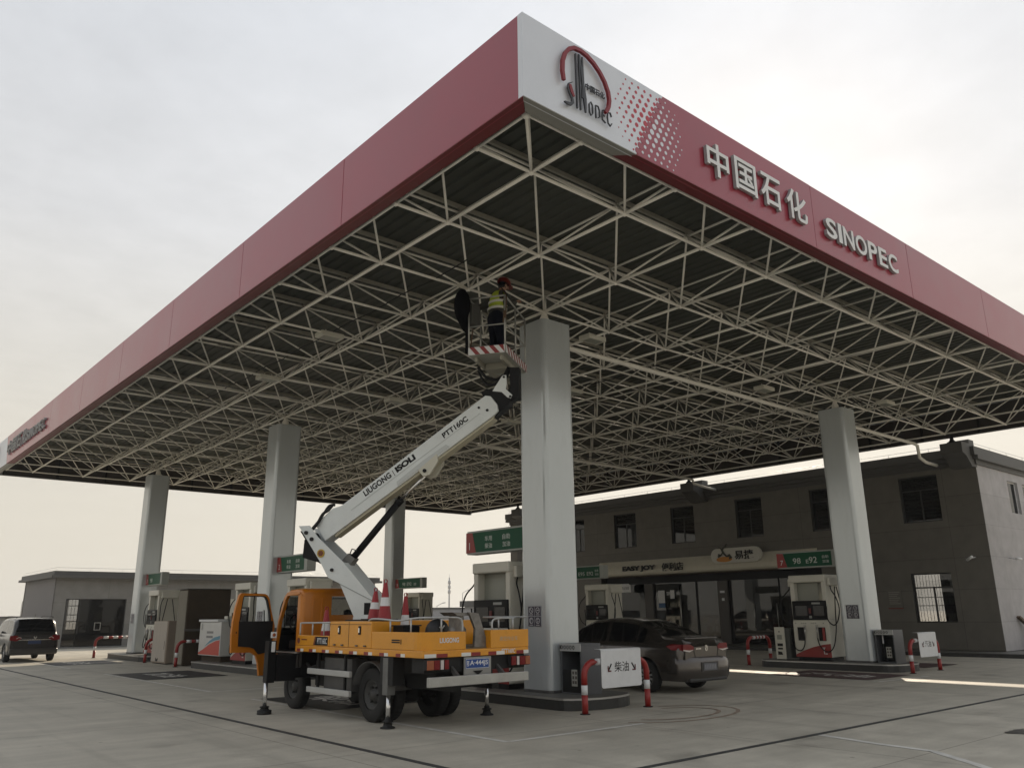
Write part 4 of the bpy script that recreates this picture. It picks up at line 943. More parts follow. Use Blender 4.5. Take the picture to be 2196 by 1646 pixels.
# sign band
mb = MB()
pts = [(26.28,3.30),(26.02,3.36),(25.96,3.45),(25.98,3.62),(26.06,3.80),(26.16,3.95),(26.28,4.10)]
mb.prism([(x, 0, z) for x, z in pts], (0,1,0), 11.4, 23.9); bnd = obj('sign_band', mb, bandm, shop, True)
mb = MB(); mb.box((25.98,11.4,3.285),(26.3,23.9,3.298)); obj('band_trim', mb, mat('trim_brown',(.08,.04,.02),.6), bnd, True)
pb_ = Pl((25.93, 21.98, 3.44), (0,-1,0), (0,0,1))
text('band_lettering', 'EASY JOY', pb_, 0, .08, .3, .03, [blackp], bnd, height=.30, width=2.15, off=.05)
text('band_lettering', '便利店', pb_, 2.55, .05, .36, .03, [blackp], bnd, height=.38, width=1.3, off=.015)
pill = thing('shop_sign', 'white pill shaped shop sign reading 易捷 with orange oval', 'sign', (25.85, 15.4, 3.7)); pp2 = XL(25.86, 16.46, 3.68)
pts = [(2.62-.33+.33*math.cos(rad(a_)), .33+.33*math.sin(rad(a_))) for a_ in range(-90,91,15)]+[(.33+.33*math.cos(rad(a_)), .33+.33*math.sin(rad(a_))) for a_ in range(90,271,15)]
mb = MB(); poly(mb, pp2, pts, -.16, 0); obj('pill_board', mb, mat('pill_white',(.58,.57,.52),.45), pill, True)
text('sign_text', '易捷', pp2, 1.28, .13, .4, .02, [blackp], pill, height=.40, width=.98, off=.02, lift=.001)
mb = MB(); poly(mb, pp2, [(.72+.42*math.cos(rad(a_)), .17+.12*math.sin(rad(a_))) for a_ in range(0,360,20)], .001, .02); obj('orange_oval', mb, mat('oval_orange',(.55,.22,.02),.5), pill, True)
mb = MB(); ribbon(mb, pp2, [(1.0,.16),(1.1,.24),(1.02,.33),(.88,.29),(.74,.42),(.66,.56),(.58,.68)], [.02,.14,.13,.07,.08,.09,.03], .022, .05)
ribbon(mb, pp2, [(.42,.27),(.48,.36),(.60,.37),(.68,.5)], [.05,.16,.05,.04], .024, .045); ribbon(mb, pp2, [(.66,.6),(.74,.68),(.86,.74),(.92,.86)], [.09,.07,.10,.03], .023, .045); ribbon(mb, pp2, [(.6,.66),(.5,.72),(.44,.66)], [.06,.04,.01], .023, .045)
obj('figure', mb, mat('figure_dark',(.03,.035,.02),.5), pill, True)
mb = MB(); mb.box((25.6+.1,22.2,.0),(25.7,22.2,.0)) if False else None
nb = thing('hanging_sign', 'small white hanging sign with black square, left above the shop door', 'sign', (26.0, 22.05, 2.65)); pn = XL(26.0, 22.50, 2.55)
mb = MB(); poly(mb, pn, [(0,0),(.95,0),(.95,.34),(.8,.42),(.15,.42),(0,.34)], 0, .03); obj('board', mb, whitep, nb, True)
mb = MB(); poly(mb, pn, [(.08,.1),(.3,.1),(.3,.3),(.08,.3)], .031, .035); obj('square', mb, blackp, nb, True); text('sign_text', '禁止吸烟', pn, .38, .14, .13, .0, blackp, nb, height=.14, width=.46, lift=.032)
# shelves and goods inside
def shelf(x, y0, y1, label):
    t = thing('shop_shelf', label, 'shelf', (x, (y0+y1)/2, .16), 0, 'shelves inside the shop')
    mb = MB(); mb.box((x,y0,.165),(x+.04,y1,1.6)); mb.box((x-.4,y0,.165),(x,y1,.25)); [mb.box((x-.35,y0,z),(x-.001,y1,z+.03)) for z in (.6,1.0,1.38)]; obj('rack', mb, mat('shelf_cream',(.3,.27,.2),.6), t, True)
    mb = MB(); rnd = random.Random(int(y0*10))
    for z in (.26,.64,1.04):
        yy = y0+.03
        while yy < y1-.2:
            w2 = rnd.uniform(.08,.22); mb.box((x-.3,yy,z),(x-.05,yy+w2,z+rnd.uniform(.14,.3)), rnd.randrange(4)); yy += w2+.01
    obj('packets', mb, [redp, mat('pkt_yellow',(.4,.3,.06),.5), whitep, mat('pkt_blue',(.05,.1,.3),.5)], t, True)
shelf(28.6, 13.9, 15.2, 'shelf of packets inside the shop right of the door'); shelf(28.8, 18.4, 20.1, 'shelf of packets inside the shop behind the sedan'); shelf(28.4, 21.3, 23.2, 'shelf of packets inside the shop at far left')
# platform, lightning rail, cameras, notice
mb = MB(); mb.box((25.0,3.6,-.02),(BX+BD+4,32.2,.13)); pf = struct('shop_pavement', mb, kerb_top)
mb = MB(); mb.box((24.85,3.45,-.02),(24.995,32.35,.125)); mb.box((24.999,3.45,-.02),(BX+BD+4,3.595,.125)); struct('pavement_kerb', mb, kerb_m)
def rail(pts, label, h=.16, step=1.5):
    t = thing('lightning_rail', label, 'roof rail', pts[0], 0, 'thin lightning rails on the roofs'); mb = MB()
    mb.tube([V(p)+V((0,0,h)) for p in pts], .008, 5)
    for p, q in zip(pts[:-1], pts[1:]):
        p, q = V(p), V(q); n = int((q-p).length/step)
        for i in range(n+1): c = p.lerp(q, i/max(n, 1)); mb.tube([c, c+V((0,0,h))], .008, 5)
    obj('rod', mb, steel, t, True)
rail([(BX-.1,BY1,7.34),(BX-.1,BY0,7.34),(BX+BD,BY0-.05,7.34)], 'thin lightning rail along the shop roof edge')
for (x, y, dx, dy, lb) in ((BX-.02, 5.25, -.25, .12, 'white security camera on the front wall near the shop corner'), (28.0, BY0-.02, .02, -.3, 'white security camera on the pale side wall of the shop')):
    t = thing('security_camera', lb, 'camera', (x, y, 3.38), 0, 'security cameras on the shop walls'); d = V((dx, dy, -.05)); b0 = V((x, y, 3.38))
    mb = MB(); mb.tube([b0, b0+d*.6], .02, 8); obj('arm', mb, whitep, t, True)
    ax = V((dy, -dx, -.12)).normalized() if dx < -.1 else V((.9,-.3,-.05)).normalized(); c = b0+d
    mb = MB(); mb.tube([c-ax*.14, c+ax*.14], .05, 12); obj('camera_body', mb, whitep, t, True); mb = MB(); mb.tube([c+ax*.1405, c+ax*.16], .035, 12); obj('lens', mb, blackp, t, True)
t = thing('notice_board', 'faint grey notice on the shop wall left of the barred window', 'notice', (BX-.03, 8.4, 1.65)); pl9 = XL(BX-.015, 8.68, 1.62)
mb = MB(); poly(mb, pl9, [(0,0),(.58,0),(.58,.72),(0,.72)], 0, .012); obj('board', mb, mat('notice_grey',(.13,.125,.11),.5), t, True)
mb = MB(); [ribbon(mb, pl9, [(.07,.6-k*.07),(.5-.05*(k % 3),.6-k*.07)], .02, .0125, .014) for k in range(7)]; obj('print', mb, mat('notice_print',(.3,.29,.26),.6), t, True)
mb = MB(); poly(mb, pl9, [(.0,-.012),(.58,-.012),(.58,.02),(.0,.02)], .0125, .015); obj('red_edge', mb, mat('notice_red',(.2,.02,.02),.5), t, True)
t = thing('wooden_plank', 'old grey brown plank leaning on the pale shop side wall', 'plank', (28.6, 4.2, .13))
mb = MB(); mb.prism([(27.75,4.70,1.28),(27.88,4.70,1.32),(29.25,4.2,.16),(29.0,4.2,.13)], (0,1,0), -.06, .06); obj('board', mb, mat('old_wood',(.13,.095,.065),.85,var=.25,vscale=6), t, True)
t = thing('sack', 'lumpy beige sack at the foot of the leaning plank', 'sack', (28.4, 4.2, .13))
mb = MB(); mb.ellipsoid((28.45,4.25,.34), .3,.24,.26); mb.ellipsoid((28.8,4.15,.28), .28,.22,.18); mb.ellipsoid((28.4,4.25,.58), .14,.13,.1); sk = obj('sack_body', mb, mat('sacking',(.22,.19,.13),.9,var=.25,vscale=9,bump=.6,bscale=14), t, True)

# ================================================================== ANNEX BUILDING (far left)
AY = 44.4; ax0, ax1 = 4.85, 25.0
annex = thing('annex_building', 'low grey single storey building with glass doors at far left', 'building', (14, AY, 0))
pa = YL(0, AY, 0)
mb = MB(); wall_grid(mb, pa, ax0, ax1, 0, 3.72, [(5.45,.06,8.6,2.60)], .25); obj('front_wall', mb, stone2, annex, True)
mb = MB(); wall_grid(mb, Pl((0,AY+8,0),(-1,0,0),(0,0,1)), -ax1, -ax0, 0, 3.72, [(-9.0,.9,-7.35,2.95)], .25); obj('rear_wall', mb, stone2, annex, True)
mb = MB(); mb.box((ax0+.003,AY+.251,0),(ax0+.25,AY+7.749,3.72)); obj('side_wall', mb, mat('annex_side',(.13,.125,.13),.6,var=.05), annex, True)
mb = MB(); mb.box((ax1-.25,AY+.251,0),(ax1-.003,AY+7.749,3.72)); obj('side_wall', mb, stone2, annex, True)
mb = MB(); mb.box((ax0-.35,AY-.4,3.72),(ax1+.35,AY+8.3,3.86)); mb.box((ax0-.22,AY-.28,3.86),(ax1+.22,AY+8.2,4.08)); obj('roof_cornice', mb, cornice_m, annex, True)
mb = MB(); mb.box((8.9,AY+3.1,.051),(9.0,AY+7.7,3.7)); mb.box((6.95,AY+3.0,.051),(ax1-.3,AY+3.09,3.7)); mb.box((6.95,AY+3.091,.051),(7.0,AY+6,3.7)) if False else None; mb.box((ax0+.26,AY+.26,0),(ax1-.26,AY+7.7,.05)); obj('partition', mb, interior, annex, True)
fr = MB()
for x in (5.45,6.12,8.55): fr.box((x,AY+.1,.06),(x+.05,AY+.16,2.6))
fr.box((5.5,AY+.101,2.05),(8.55,AY+.159,2.09)) if False else fr.box((5.5,AY+.101,2.56),(8.55,AY+.159,2.6)); f = obj('door_frame', fr, darkgrey, annex, True)
gm = MB(); gm.box((5.5,AY+.12,.07),(6.12,AY+.127,2.56)); obj('glass_door', gm, clear, annex, True); gm = MB(); gm.box((6.17,AY+.12,.07),(8.55,AY+.127,2.56)); obj('glass_door', gm, glassmat('tinted_door_glass', .12, .5), annex, True)
mb = MB(); mb.box((7.05,AY+.05,.95),(7.08,AY+.09,1.3)); mb.box((7.35,AY+.05,.95),(7.38,AY+.09,1.3)); mb.box((7.05,AY+.05,1.301),(7.38,AY+.09,1.33)); mb.box((7.05,AY+.05,.92),(7.38,AY+.09,.949)); obj('door_handle', mb, steel, annex, True)
br = MB(); 
for q in range(9): br.tube([(7.4+q*.19,AY+7.85,.95),(7.4+q*.19,AY+7.85,2.9)], .012, 6)
for z in (1.35,1.75,2.3): br.box((7.35,AY+7.83,z),(9.0,AY+7.87,z+.05))
obj('security_bars', br, blackp, annex, True)
mb = MB(); mb.box((5.2,AY-.65,-.01),(9.2,AY-.001,.06)); obj('door_step', mb, mat('step_grey',(.2,.2,.19),.6), annex, True)
rail([(ax0-.1,AY+8,4.08),(ax0-.1,AY-.2,4.08),(ax1,AY-.2,4.08)], 'thin lightning rail along the low left building roof', .18, 1.6)
mb = MB(); mb.box((10.4,AY-.03,0),(ax1-1.2,AY-.002,2.62)); mb.box((10.4,AY-.045,2.2),(ax1-1.2,AY-.031,2.235)); obj('pale_cladding', mb, mat('annex_pale',(.52,.50,.43),.6,var=.04), annex, True)

# ================================================================== BOUNDARY, FAR THINGS
t = thing('boundary_wall', 'long low white wall behind the far pumps', 'wall', (36, 52, 0)); mb = MB(); mb.box((26.5,52,0),(62,52.3,2.0)); obj('wall_body', mb, hazewall, t, True); mb = MB(); mb.box((26.4,51.9,2.0),(62.1,52.4,2.12)); obj('coping', mb, cornice_m, t, True)
t = thing('boundary_wall', 'low grey wall behind the van at the left edge', 'wall', (0, 62, 0)); mb = MB(); mb.box((-30,62,0),(7,62.3,1.62)); obj('wall_body', mb, mat('wall_grey',(.24,.24,.235),.7,var=.05), t, True); mb = MB(); mb.box((-30.1,61.9,1.62),(7.1,62.4,1.74)); obj('coping', mb, cornice_m, t, True)
t = thing('gatehouse', 'small grey roofed gatehouse behind the truck tail', 'building', (38, 46, 0)); mb = MB(); mb.box((37.2,46,0),(43,50,2.15)); obj('walls', mb, hazewall, t, True); mb = MB(); mb.box((36.9,45.7,2.15),(43.3,50.3,2.62)); obj('roof', mb, cornice_m, t, True)
t = thing('apartment_tower', 'pale hazy tower block at the left edge', 'tower', (-12, 420, 0), 0, 'hazy towers on the horizon'); mb = MB(); mb.box((22,420,0),(36.5,434,15.5)); obj('tower_body', mb, tower_m, t, True); mb = MB(); mb.box((25,423,15.5),(33,431,16.6)); obj('roof_plant', mb, tower_m, t, True)
t = thing('apartment_tower', 'shorter pale stepped block just left of the low building', 'tower', (45, 420, 0), 0, 'hazy towers on the horizon'); mb = MB(); mb.box((38,420,0),(46,434,11.0)); mb.box((46.05,420.5,0),(55,434,13.2)); obj('tower_body', mb, tower_m, t, True); mb = MB(); mb.box((48,422,13.2),(53,430,14.4)); obj('roof_plant', mb, tower_m, t, True)
def onray(u, v, D):
    d = cr*((u-1098)/1749.78)-cu*((v-823)/1749.78)+cf; h = math.hypot(d.x, d.y); return CAMP+d*(D/h)
p = onray(963, 1310, 130)
t = thing('telecom_mast', 'tall thin telecom mast on the horizon', 'mast', (p.x, p.y, 0))
mb = MB(); mb.tube([(p.x,p.y,0),(p.x,p.y,7)], [.14,.1], 8); obj('pole', mb, hazewall, t, True); mb = MB()
for z in (4.6,5.3,6.0): mb.lathe((p.x,p.y,z), [(.12,0),(.22,.02),(.22,.5),(.12,.52)], 8)
obj('antenna', mb, hazewall, t, True); mb = MB(); mb.tube([(p.x,p.y,7),(p.x,p.y,7.6)], .02, 5); obj('lightning_rod', mb, hazewall, t, True)
for (u, h, lb) in ((992,4.2,'street lamp right of the mast on the horizon'), (937,2.6,'short street lamp left of the mast'), (1024,3.9,'street lamp nearest the pump on the horizon'), (1006,2.8,'small street lamp between two taller ones'), (45,3.4,'street lamp between the tower and the low building')):
    p = onray(u, 1310, 110); t = thing('street_lamp', lb, 'street lamp', (p.x, p.y, 0), 0, 'street lamps on the horizon')
    mb = MB(); mb.tube([(p.x,p.y,0),(p.x,p.y,h),(p.x+cr.x*.7,p.y+cr.y*.7,h+.35)], .045, 6); obj('pole', mb, hazewall, t, True); mb = MB(); mb.tube([(p.x+cr.x*.7,p.y+cr.y*.7,h+.35),(p.x+cr.x*1.1,p.y+cr.y*1.1,h+.4)], .07, 6); obj('lamp_head', mb, hazewall, t, True)
# ================================================================== AERIAL WORK TRUCK
TX0, TX1, TY0 = .78, 2.75, 3.2
truck = thing('aerial_work_truck', 'yellow flatbed truck with a raised white boom, left door open', 'truck', (1.77, 5.5, 0))
T_ = lambda n_, mb, m, par=None, **k: obj(n_, mb, m, par or truck, True, **k)
# chassis
mb = MB(); mb.box((1.35,3.3,.52),(1.47,8.4,.72)); mb.box((2.1,3.3,.52),(2.22,8.4,.72)); [mb.box((1.471,y,.56),(2.099,y+.1,.68)) for y in (3.4,4.6,5.8,7.0,8.2)]; mb.box((1.45,4.92,.36),(2.1,5.02,.46)); mb.lathe((1.77,4.97,.41), [(.01,-.16),(.15,-.12),(.17,0),(.15,.12),(.01,.16)], 12, axis='y'); T_('chassis', mb, darkgrey)
mb = MB(); mb.box((.95,5.45,.42),(1.34,6.35,.92)); T_('tool_box', mb, midgrey, bevel=.01); mb = MB(); mb.box((1.0,6.4,.45),(1.34,6.75,.85)); T_('battery_box', mb, darkgrey, bevel=.01)
mb = MB(); mb.tube([(1.15,6.3,.75),(1.05,6.6,.78),(1.0,6.95,.72),(1.05,7.2,.8)], .03, 8); T_('air_hose', mb, rubber)
def wheel(x, y, r, w_, name='wheel', out=-1, hub=None, par=None, rimm=None):
    o_ = MB(); e2 = w_/2
    o_.lathe((x,y,r), [(r*.56,-e2*.9),(r*.62,-e2),(r*.93,-e2*.92),(r,-e2*.7),(r,e2*.7),(r*.93,e2*.92),(r*.62,e2),(r*.56,e2*.9)], 32, axis='x')
    t = obj(name, o_, rubber, par or truck, True)
    tr = MB()
    for k in range(36):
        a_ = k*math.pi/18; M_ = Matrix.Translation((x,y,r)) @ Matrix.Rotation(a_, 4, 'X')
        tr.box((-e2*.68,-.012,r-.006),(e2*.68,.012,r+.004), 0, M_)
    obj('tread', tr, rubber, t, True)
    rm = MB(); rm.lathe((x+out*e2*.25,y,r), [(r*.575,-out*e2*.9),(r*.56,out*e2*.55),(r*.5,out*e2*.45),(r*.42,out*-.02),(r*.2,out*.0),(r*.17,out*.05),(.001,out*.055)] if not rimm else [(r*.61,out*e2*.7),(r*.58,out*e2*.4),(r*.55,-out*e2*.5),(.001,-out*e2*.5)], 24, axis='x')
    rr = obj('rim', rm, mat('wheel_rim_dark',(.05,.05,.048),.6,var=.2,vscale=8) if not rimm else darkgrey, t, True)
    if not rimm:
        nb = MB()
        for k in range(6): a_ = k*math.pi/3; nb.lathe((x+out*(e2*.25), y+r*.3*math.cos(a_), r+r*.3*math.sin(a_)), [(.018,-.03),(.018,.03),(.001,.032)], 6, axis='x')
        obj('wheel_nuts', nb, midgrey, t, True)
    return t
R2 = .40
wheel(1.12, 4.97, R2, .19); wheel(1.34, 4.97, R2, .19); wheel(2.42, 4.97, R2, .19, out=1); wheel(2.20, 4.97, R2, .19, out=1)
wheel(1.14, 7.68, .375, .2); wheel(2.40, 7.68, .375, .2, out=1)
for (x0, x1) in ((.98,1.45),(2.1,2.56)):
    mb = MB(); vs = []
    for k in range(13): a_ = rad(10+k*13.3); vs += [(x0,4.97-.52*math.cos(a_),.40+.50*math.sin(a_)),(x1,4.97-.52*math.cos(a_),.40+.50*math.sin(a_))]
    mb.add(vs, [(2*i,2*i+1,2*i+3,2*i+2) for i in range(12)], 0, True); o = T_('mudguard', mb, midgrey); so = o.modifiers.new('s','SOLIDIFY'); so.thickness = .02
for z in (.40,.69):
    mb = MB(); mb.rbox((.80,5.26,z-.04),(.86,6.68,z+.05), .012); T_('side_guard_rail', mb, mat('guard_grey',(.42,.42,.40),.5,var=.06))
for y in (5.5,6.4): mb = MB(); mb.box((.86,y,.36),(.90,y+.04,1.0)); T_('guard_bracket', mb, darkgrey)
# deck
mb = MB(); mb.rbox((TX0,TY0,1.0),(TX1,7.12,1.10), .012); deck = T_('deck', mb, yellow)
mb = MB(); mb.box((TX0+.05,TY0+.05,.80),(TX1-.05,3.55,.999)); mb.box((1.25,3.56,.73),(2.3,7.0,.999)); mb.box((.80,4.0,.60),(1.0,4.35,.998)); mb.box((2.55,4.2,.60),(2.80,4.6,.998)); T_('subframe', mb, darkgrey)
tp = MB()
def tape(mbx, pl, a, b, w_, h, mi): poly(mbx, pl, [(a,b),(a+w_,b),(a+w_,b+h),(a,b+h)], .001, .003, mi)
pL, pR = XL(TX0,0,0), YL(0,TY0,0)
y = 7.05
while y > 3.5: tape(tp, pL, -y, 1.005, .13, .045, 0); tape(tp, pL, -y+.131, 1.005, .11, .045, 1); y -= .45
tape(tp, pR, .80, 1.005, .2, .05, 1); tape(tp, pR, 1.01, 1.005, .19, .05, 0); tape(tp, pR, 1.45, 1.005, .17, .05, 1); tape(tp, pR, 1.63, 1.005, .17, .05, 0); tape(tp, pR, 1.95, 1.005, .15, .05, 0); tape(tp, pR, 2.105, 1.005, .16, .05, 1); tape(tp, pR, 2.5, 1.005, .14, .05, 0); tape(tp, pR, 2.645, 1.005, .10, .05, 1)
obj('reflective_tape', tp, [mat('tape_red',(.22,.012,.012),.35), reflect], deck, True)
text('deck_lettering', 'PTT160C', pR, 2.20, 1.02, .07, 0, letterw, deck, height=.065, width=.28, lift=.002, off=.02, shear=.2)
# low name panel, tool locker, side panels
mb = MB(); mb.rbox((TX0,5.93,1.101),(TX0+.05,7.05,1.27), .008); npn = T_('name_panel', mb, yellow)
mb = MB(); poly(mb, pL, [(-6.42,1.115),(-5.96,1.115),(-5.96,1.255),(-6.36,1.255)], .001, .003); obj('black_patch', mb, blackp, npn, True)
mb = MB(); poly(mb, pL, [(-6.47,1.115),(-6.425,1.115),(-6.365,1.255),(-6.41,1.255)], .001, .003); obj('brown_stripe', mb, mat('brown_stripe',(.2,.05,.01),.5), npn, True)
mb = MB(); poly(mb, pL, [(-7.0+.05*math.cos(rad(a_)),1.18+.05*math.sin(rad(a_))) for a_ in range(0,360,30)], .001, .003); ribbon(mb, pL, [(-6.9,1.2),(-6.7,1.2)], .02, .001, .003); obj('maker_mark', mb, mat('mark_maroon',(.15,.03,.02),.5), npn, True)
text('panel_lettering', 'PTT160C', pL, -6.32, 1.14, .1, 0, letterw, npn, height=.09, width=.33, lift=.0035, off=.01)
mb = MB(); mb.rbox((TX0,4.60,1.101),(1.28,5.91,1.50), .012); lk = T_('tool_locker', mb, yellow)
mb = MB(); mb.box((TX0-.003,5.28,1.11),(TX0-.0005,5.288,1.495)); mb.box((TX0-.003,4.61,1.45),(TX0-.0005,5.9,1.456)); obj('door_gap', mb, mat('gap_dark',(.05,.02,.003),.7), lk, True)
for ya in (5.62, 4.98):
    mb = MB(); poly(mb, pL, [(-ya,1.30),(-ya+.07,1.30),(-ya+.07,1.43),(-ya,1.43)], .001, .008); lt = obj('latch', mb, blackp, lk, True); mb = MB(); poly(mb, pL, [(-ya+.015,1.33),(-ya+.05,1.33),(-ya+.05,1.40),(-ya+.015,1.40)], .009, .02); obj('latch_lever', mb, chrome, lt, True)
for ya in (5.75,5.5,5.05,4.8):
    mb = MB(); mb.tube([(TX0-.012,ya,1.135),(TX0-.012,ya-.06,1.135)], .012, 6); obj('hinge', mb, midgrey, lk, True)
mb = MB(); mb.rbox((TX0,3.42,1.101),(TX0+.04,4.59,1.35), .008)
for k in range(6):
    a0, a1 = rad(180+k*15), rad(195+k*15); q = [(TX0+.22+.22*math.cos(a_), 3.42+.22*math.sin(a_)) for a_ in (a0,a1)]; q2 = [(TX0+.22+.18*math.cos(a_), 3.42+.18*math.sin(a_)) for a_ in (a0,a1)]
    mb.prism([(*q[0],0),(*q[1],0),(*q2[1],0),(*q2[0],0)], (0,0,1), 1.101, 1.35)
mb.rbox((1.0,TY0,1.101),(1.53,TY0+.04,1.35), .006); mb.box((1.49,TY0+.041,1.101),(1.53,3.6,1.349)); sp_ = T_('side_panel', mb, yellow)
text('panel_lettering', 'LIUGONG', pR, 1.06, 1.20, .08, .0, letterw, sp_, height=.07, width=.34, lift=.003, off=.03)
mb = MB()
for r_ in (1.235,1.205): ribbon(mb, pL, [(-4.02,r_),(-3.80,r_)], .02, .001, .003)
ribbon(mb, pL, [(-3.77,1.25),(-3.77,1.18)], .02, .001, .003); obj('small_print', mb, blackp, sp_, True)
mb = MB(); mb.rbox((2.0,TY0,1.101),(TX1,TY0+.04,1.36), .006); mb.box((2.0,TY0+.041,1.101),(2.04,3.6,1.359)); mb.box((TX1-.04,TY0+.041,1.101),(TX1,7.05,1.30)); rp2 = T_('rear_panel', mb, yellow)
text('panel_lettering', '高空作业车', pR, 2.17, 1.20, .08, 0, mat('pale_print',(.45,.38,.28),.5), rp2, height=.065, width=.36, lift=.003)
mb = MB(); mb.box((TX0+.05,3.3,1.101),(TX1-.05,7.1,1.115)); obj('deck_plate', mb, mat('deck_floor',(.18,.15,.10),.7,var=.2,vscale=6), deck, True)
mb = MB(); mb.box((2.0,4.4,1.116),(2.68,6.2,1.50)); T_('equipment_locker', mb, yellow, bevel=.01)
# handrails on the deck
def handrail(pts, posts, name='handrail', r=.014):
    mb = MB(); mb.tube(smooth_path(pts, 3), r, 8)
    for p in posts: mb.tube([V(p[:3]), V((p[0],p[1],p[3]))], r*.9, 8)
    T_(name, mb, mat('rail_grey',(.45,.46,.46),.4,metal=.3))
handrail([(TX0+.02,4.75,1.37),(TX0+.02,4.72,1.50),(TX0+.02,4.6,1.535),(TX0+.02,4.3,1.53),(TX0+.03,3.9,1.51),(TX0+.03,3.5,1.54),(TX0+.09,3.3,1.55),(TX0+.25,3.23,1.55),(1.3,3.22,1.55),(1.44,3.22,1.53),(1.48,3.22,1.45),(1.48,3.22,1.35)], [(TX0+.02,4.1,1.35,1.52),(TX0+.02,3.55,1.34,1.53),(1.1,3.22,1.35,1.54)])
handrail([(TX0+.02,7.0,1.27),(TX0+.02,7.0,1.44),(TX0+.02,6.95,1.47),(TX0+.02,6.4,1.475),(TX0+.02,5.93,1.48)], [(TX0+.02,6.55,1.27,1.475),(TX0+.02,6.15,1.27,1.475)])
handrail([(2.04,3.22,1.36),(2.04,3.22,1.47),(2.10,3.22,1.52),(2.3,3.22,1.53),(2.73,3.22,1.54),(2.73,3.6,1.54),(2.73,4.3,1.54)], [(2.45,3.22,1.36,1.53),(2.73,3.9,1.3,1.54)])
# boom rest bracket
mb = MB(); mb.prism([(1.78,3.32,1.12),(2.02,3.32,1.12),(2.0,3.32,1.25),(1.86,3.32,1.60),(1.68,3.32,1.62),(1.80,3.32,1.38)], (0,1,0), 0, .05); mb.prism([(1.42,3.37,1.62),(1.86,3.37,1.61),(1.80,3.37,1.57),(1.50,3.37,1.57)], (0,1,0), 0, .35); mb.box((1.58,3.40,1.12),(1.63,3.7,1.57)); mb.lathe((1.68,3.6,1.12), [(.12,0),(.13,.25),(.09,.3),(.001,.3)], 14); T_('boom_rest', mb, mat('worn_steel',(.20,.19,.175),.45,metal=.4,var=.3,vscale=9))
# rear end
mb = MB(); mb.rbox((.74,2.98,.63),(2.55,3.05,.76), .008); T_('rear_bumper', mb, mat('bumper_alu',(.40,.40,.38),.35,metal=.5,var=.12,vscale=6))
mb = MB(); [mb.prism([(x,3.06,.66),(x,3.06,.74),(x,3.4,.98),(x,3.5,.98)], (1,0,0), -.02, .02) for x in (1.32,2.16)]; T_('bumper_arm', mb, midgrey)
for x0, s in ((.80,1),(2.34,-1)):
    mb = MB(); mb.rbox((x0,3.14,.84),(x0+.38,3.22,.98), .012); tl = T_('tail_lamp', mb, darkgrey)
    segs = [(0,.12,lampor),(.12,.22,lampred),(.23,.29,lampwh),(.30,.38,lampred)] if s > 0 else [(0,.10,lampred),(.11,.16,lampwh),(.17,.28,lampred),(.28,.38,lampor)]
    for (a_, b_, m_) in segs:
        mb = MB(); mb.box((x0+a_+.004,3.128,.848),(x0+b_-.004,3.139,.972)); obj('lens', mb, m_, tl, True)
mb = MB(); mb.box((1.50,3.20,.72),(2.0,3.22,.99)); pb2 = T_('plate_holder', mb, mat('alu_plate',(.30,.30,.29),.4,metal=.5,var=.1))
mb = MB(); poly(mb, YL(1.52,3.2,.83), [(0,0),(.44,0),(.44,.14),(0,.14)], .004, .008); plt = T_('number_plate', mb, blue); plp = YL(1.52,3.196,.83)
mb = MB(); [ribbon(mb, plp, q, .006, .0045, .0055) for q in ([(.006,.006),(.434,.006)],[(.434,.006),(.434,.134)],[(.434,.134),(.006,.134)],[(.006,.134),(.006,.006)])]; obj('plate_border', mb, letterw, plt, True)
text('plate_text', '鄂', plp, .022, .03, .08, 0, letterw, plt, height=.08, width=.045, lift=.0047, off=.01); text('plate_text', 'A·444JS', plp, .08, .028, .085, 0, letterw, plt, height=.085, width=.335, lift=.0047, off=.02)
mb = MB(); mb.prism([(1.66,3.19,.80),(1.84,3.19,.80),(1.75,3.19,.74)], (0,1,0), 0, .006); obj('notch', mb, blackp, pb2, True)
# outriggers
def outrigger(x, y, foot_z, beam, hs=.07, top=.98):
    mb = MB()
    if beam: mb.box((min(x,beam),y-.06,.62),(max(x,beam),y+.06,.74))
    mb.box((x-hs,y-hs,.46),(x+hs,y+hs,top)); o = T_('outrigger', mb, darkgrey if beam else mat('outrigger_grey',(.13,.13,.125),.5,var=.2,vscale=6), bevel=.006)
    mb = MB(); mb.cyl((x,y,foot_z+.10),(x,y,.459), .033, 16); obj('ram', mb, mat('ram_chrome',(.7,.7,.7),.22,metal=.9), o, True)
    mb = MB(); mb.lathe((x,y,foot_z), [(.11,0),(.11,.015),(.07,.03),(.06,.08),(.08,.085),(.08,.10),(.045,.11),(.045,.14),(.001,.14)], 16); obj('foot_pad', mb, darkgrey, o, True)
outrigger(.86, 4.19, .005, None); outrigger(2.90, 4.42, .005, 2.6); 
mb = MB(); mb.box((.30,7.14,.50),(.44,7.30,1.18)); mb.box((.34,7.16,.56),(1.3,7.28,.72)); mb.box((.45,7.10,.52),(.80,7.34,.95)); of = T_('outrigger', mb, blackp, bevel=.006)
mb = MB(); mb.cyl((.33,7.22,.10),(.33,7.22,.50), .035, 16); obj('ram', mb, MATS['ram_chrome'], of, True)
mb = MB(); mb.lathe((.33,7.22,.004), [(.12,0),(.12,.06),(.08,.07),(.06,.10),(.08,.105),(.08,.12),(.04,.13),(.001,.13)], 16); obj('foot_pad', mb, darkgrey, of, True)
mb = MB(); mb.rbox((.32,7.12,1.23),(.42,7.139,1.33), .004); obj('warning_lamp', mb, [whitep], of, True); mb = MB(); mb.lathe((.37,7.118,1.28), [(.001,-.004),(.03,-.004),(.03,0)], 12, axis='y'); obj('orange_disc', mb, lampor, of, True)
mb = MB(); mb.rbox((.34,7.10,1.0),(.40,7.125,1.17), .004); obj('sticker', mb, whitep, of, True)
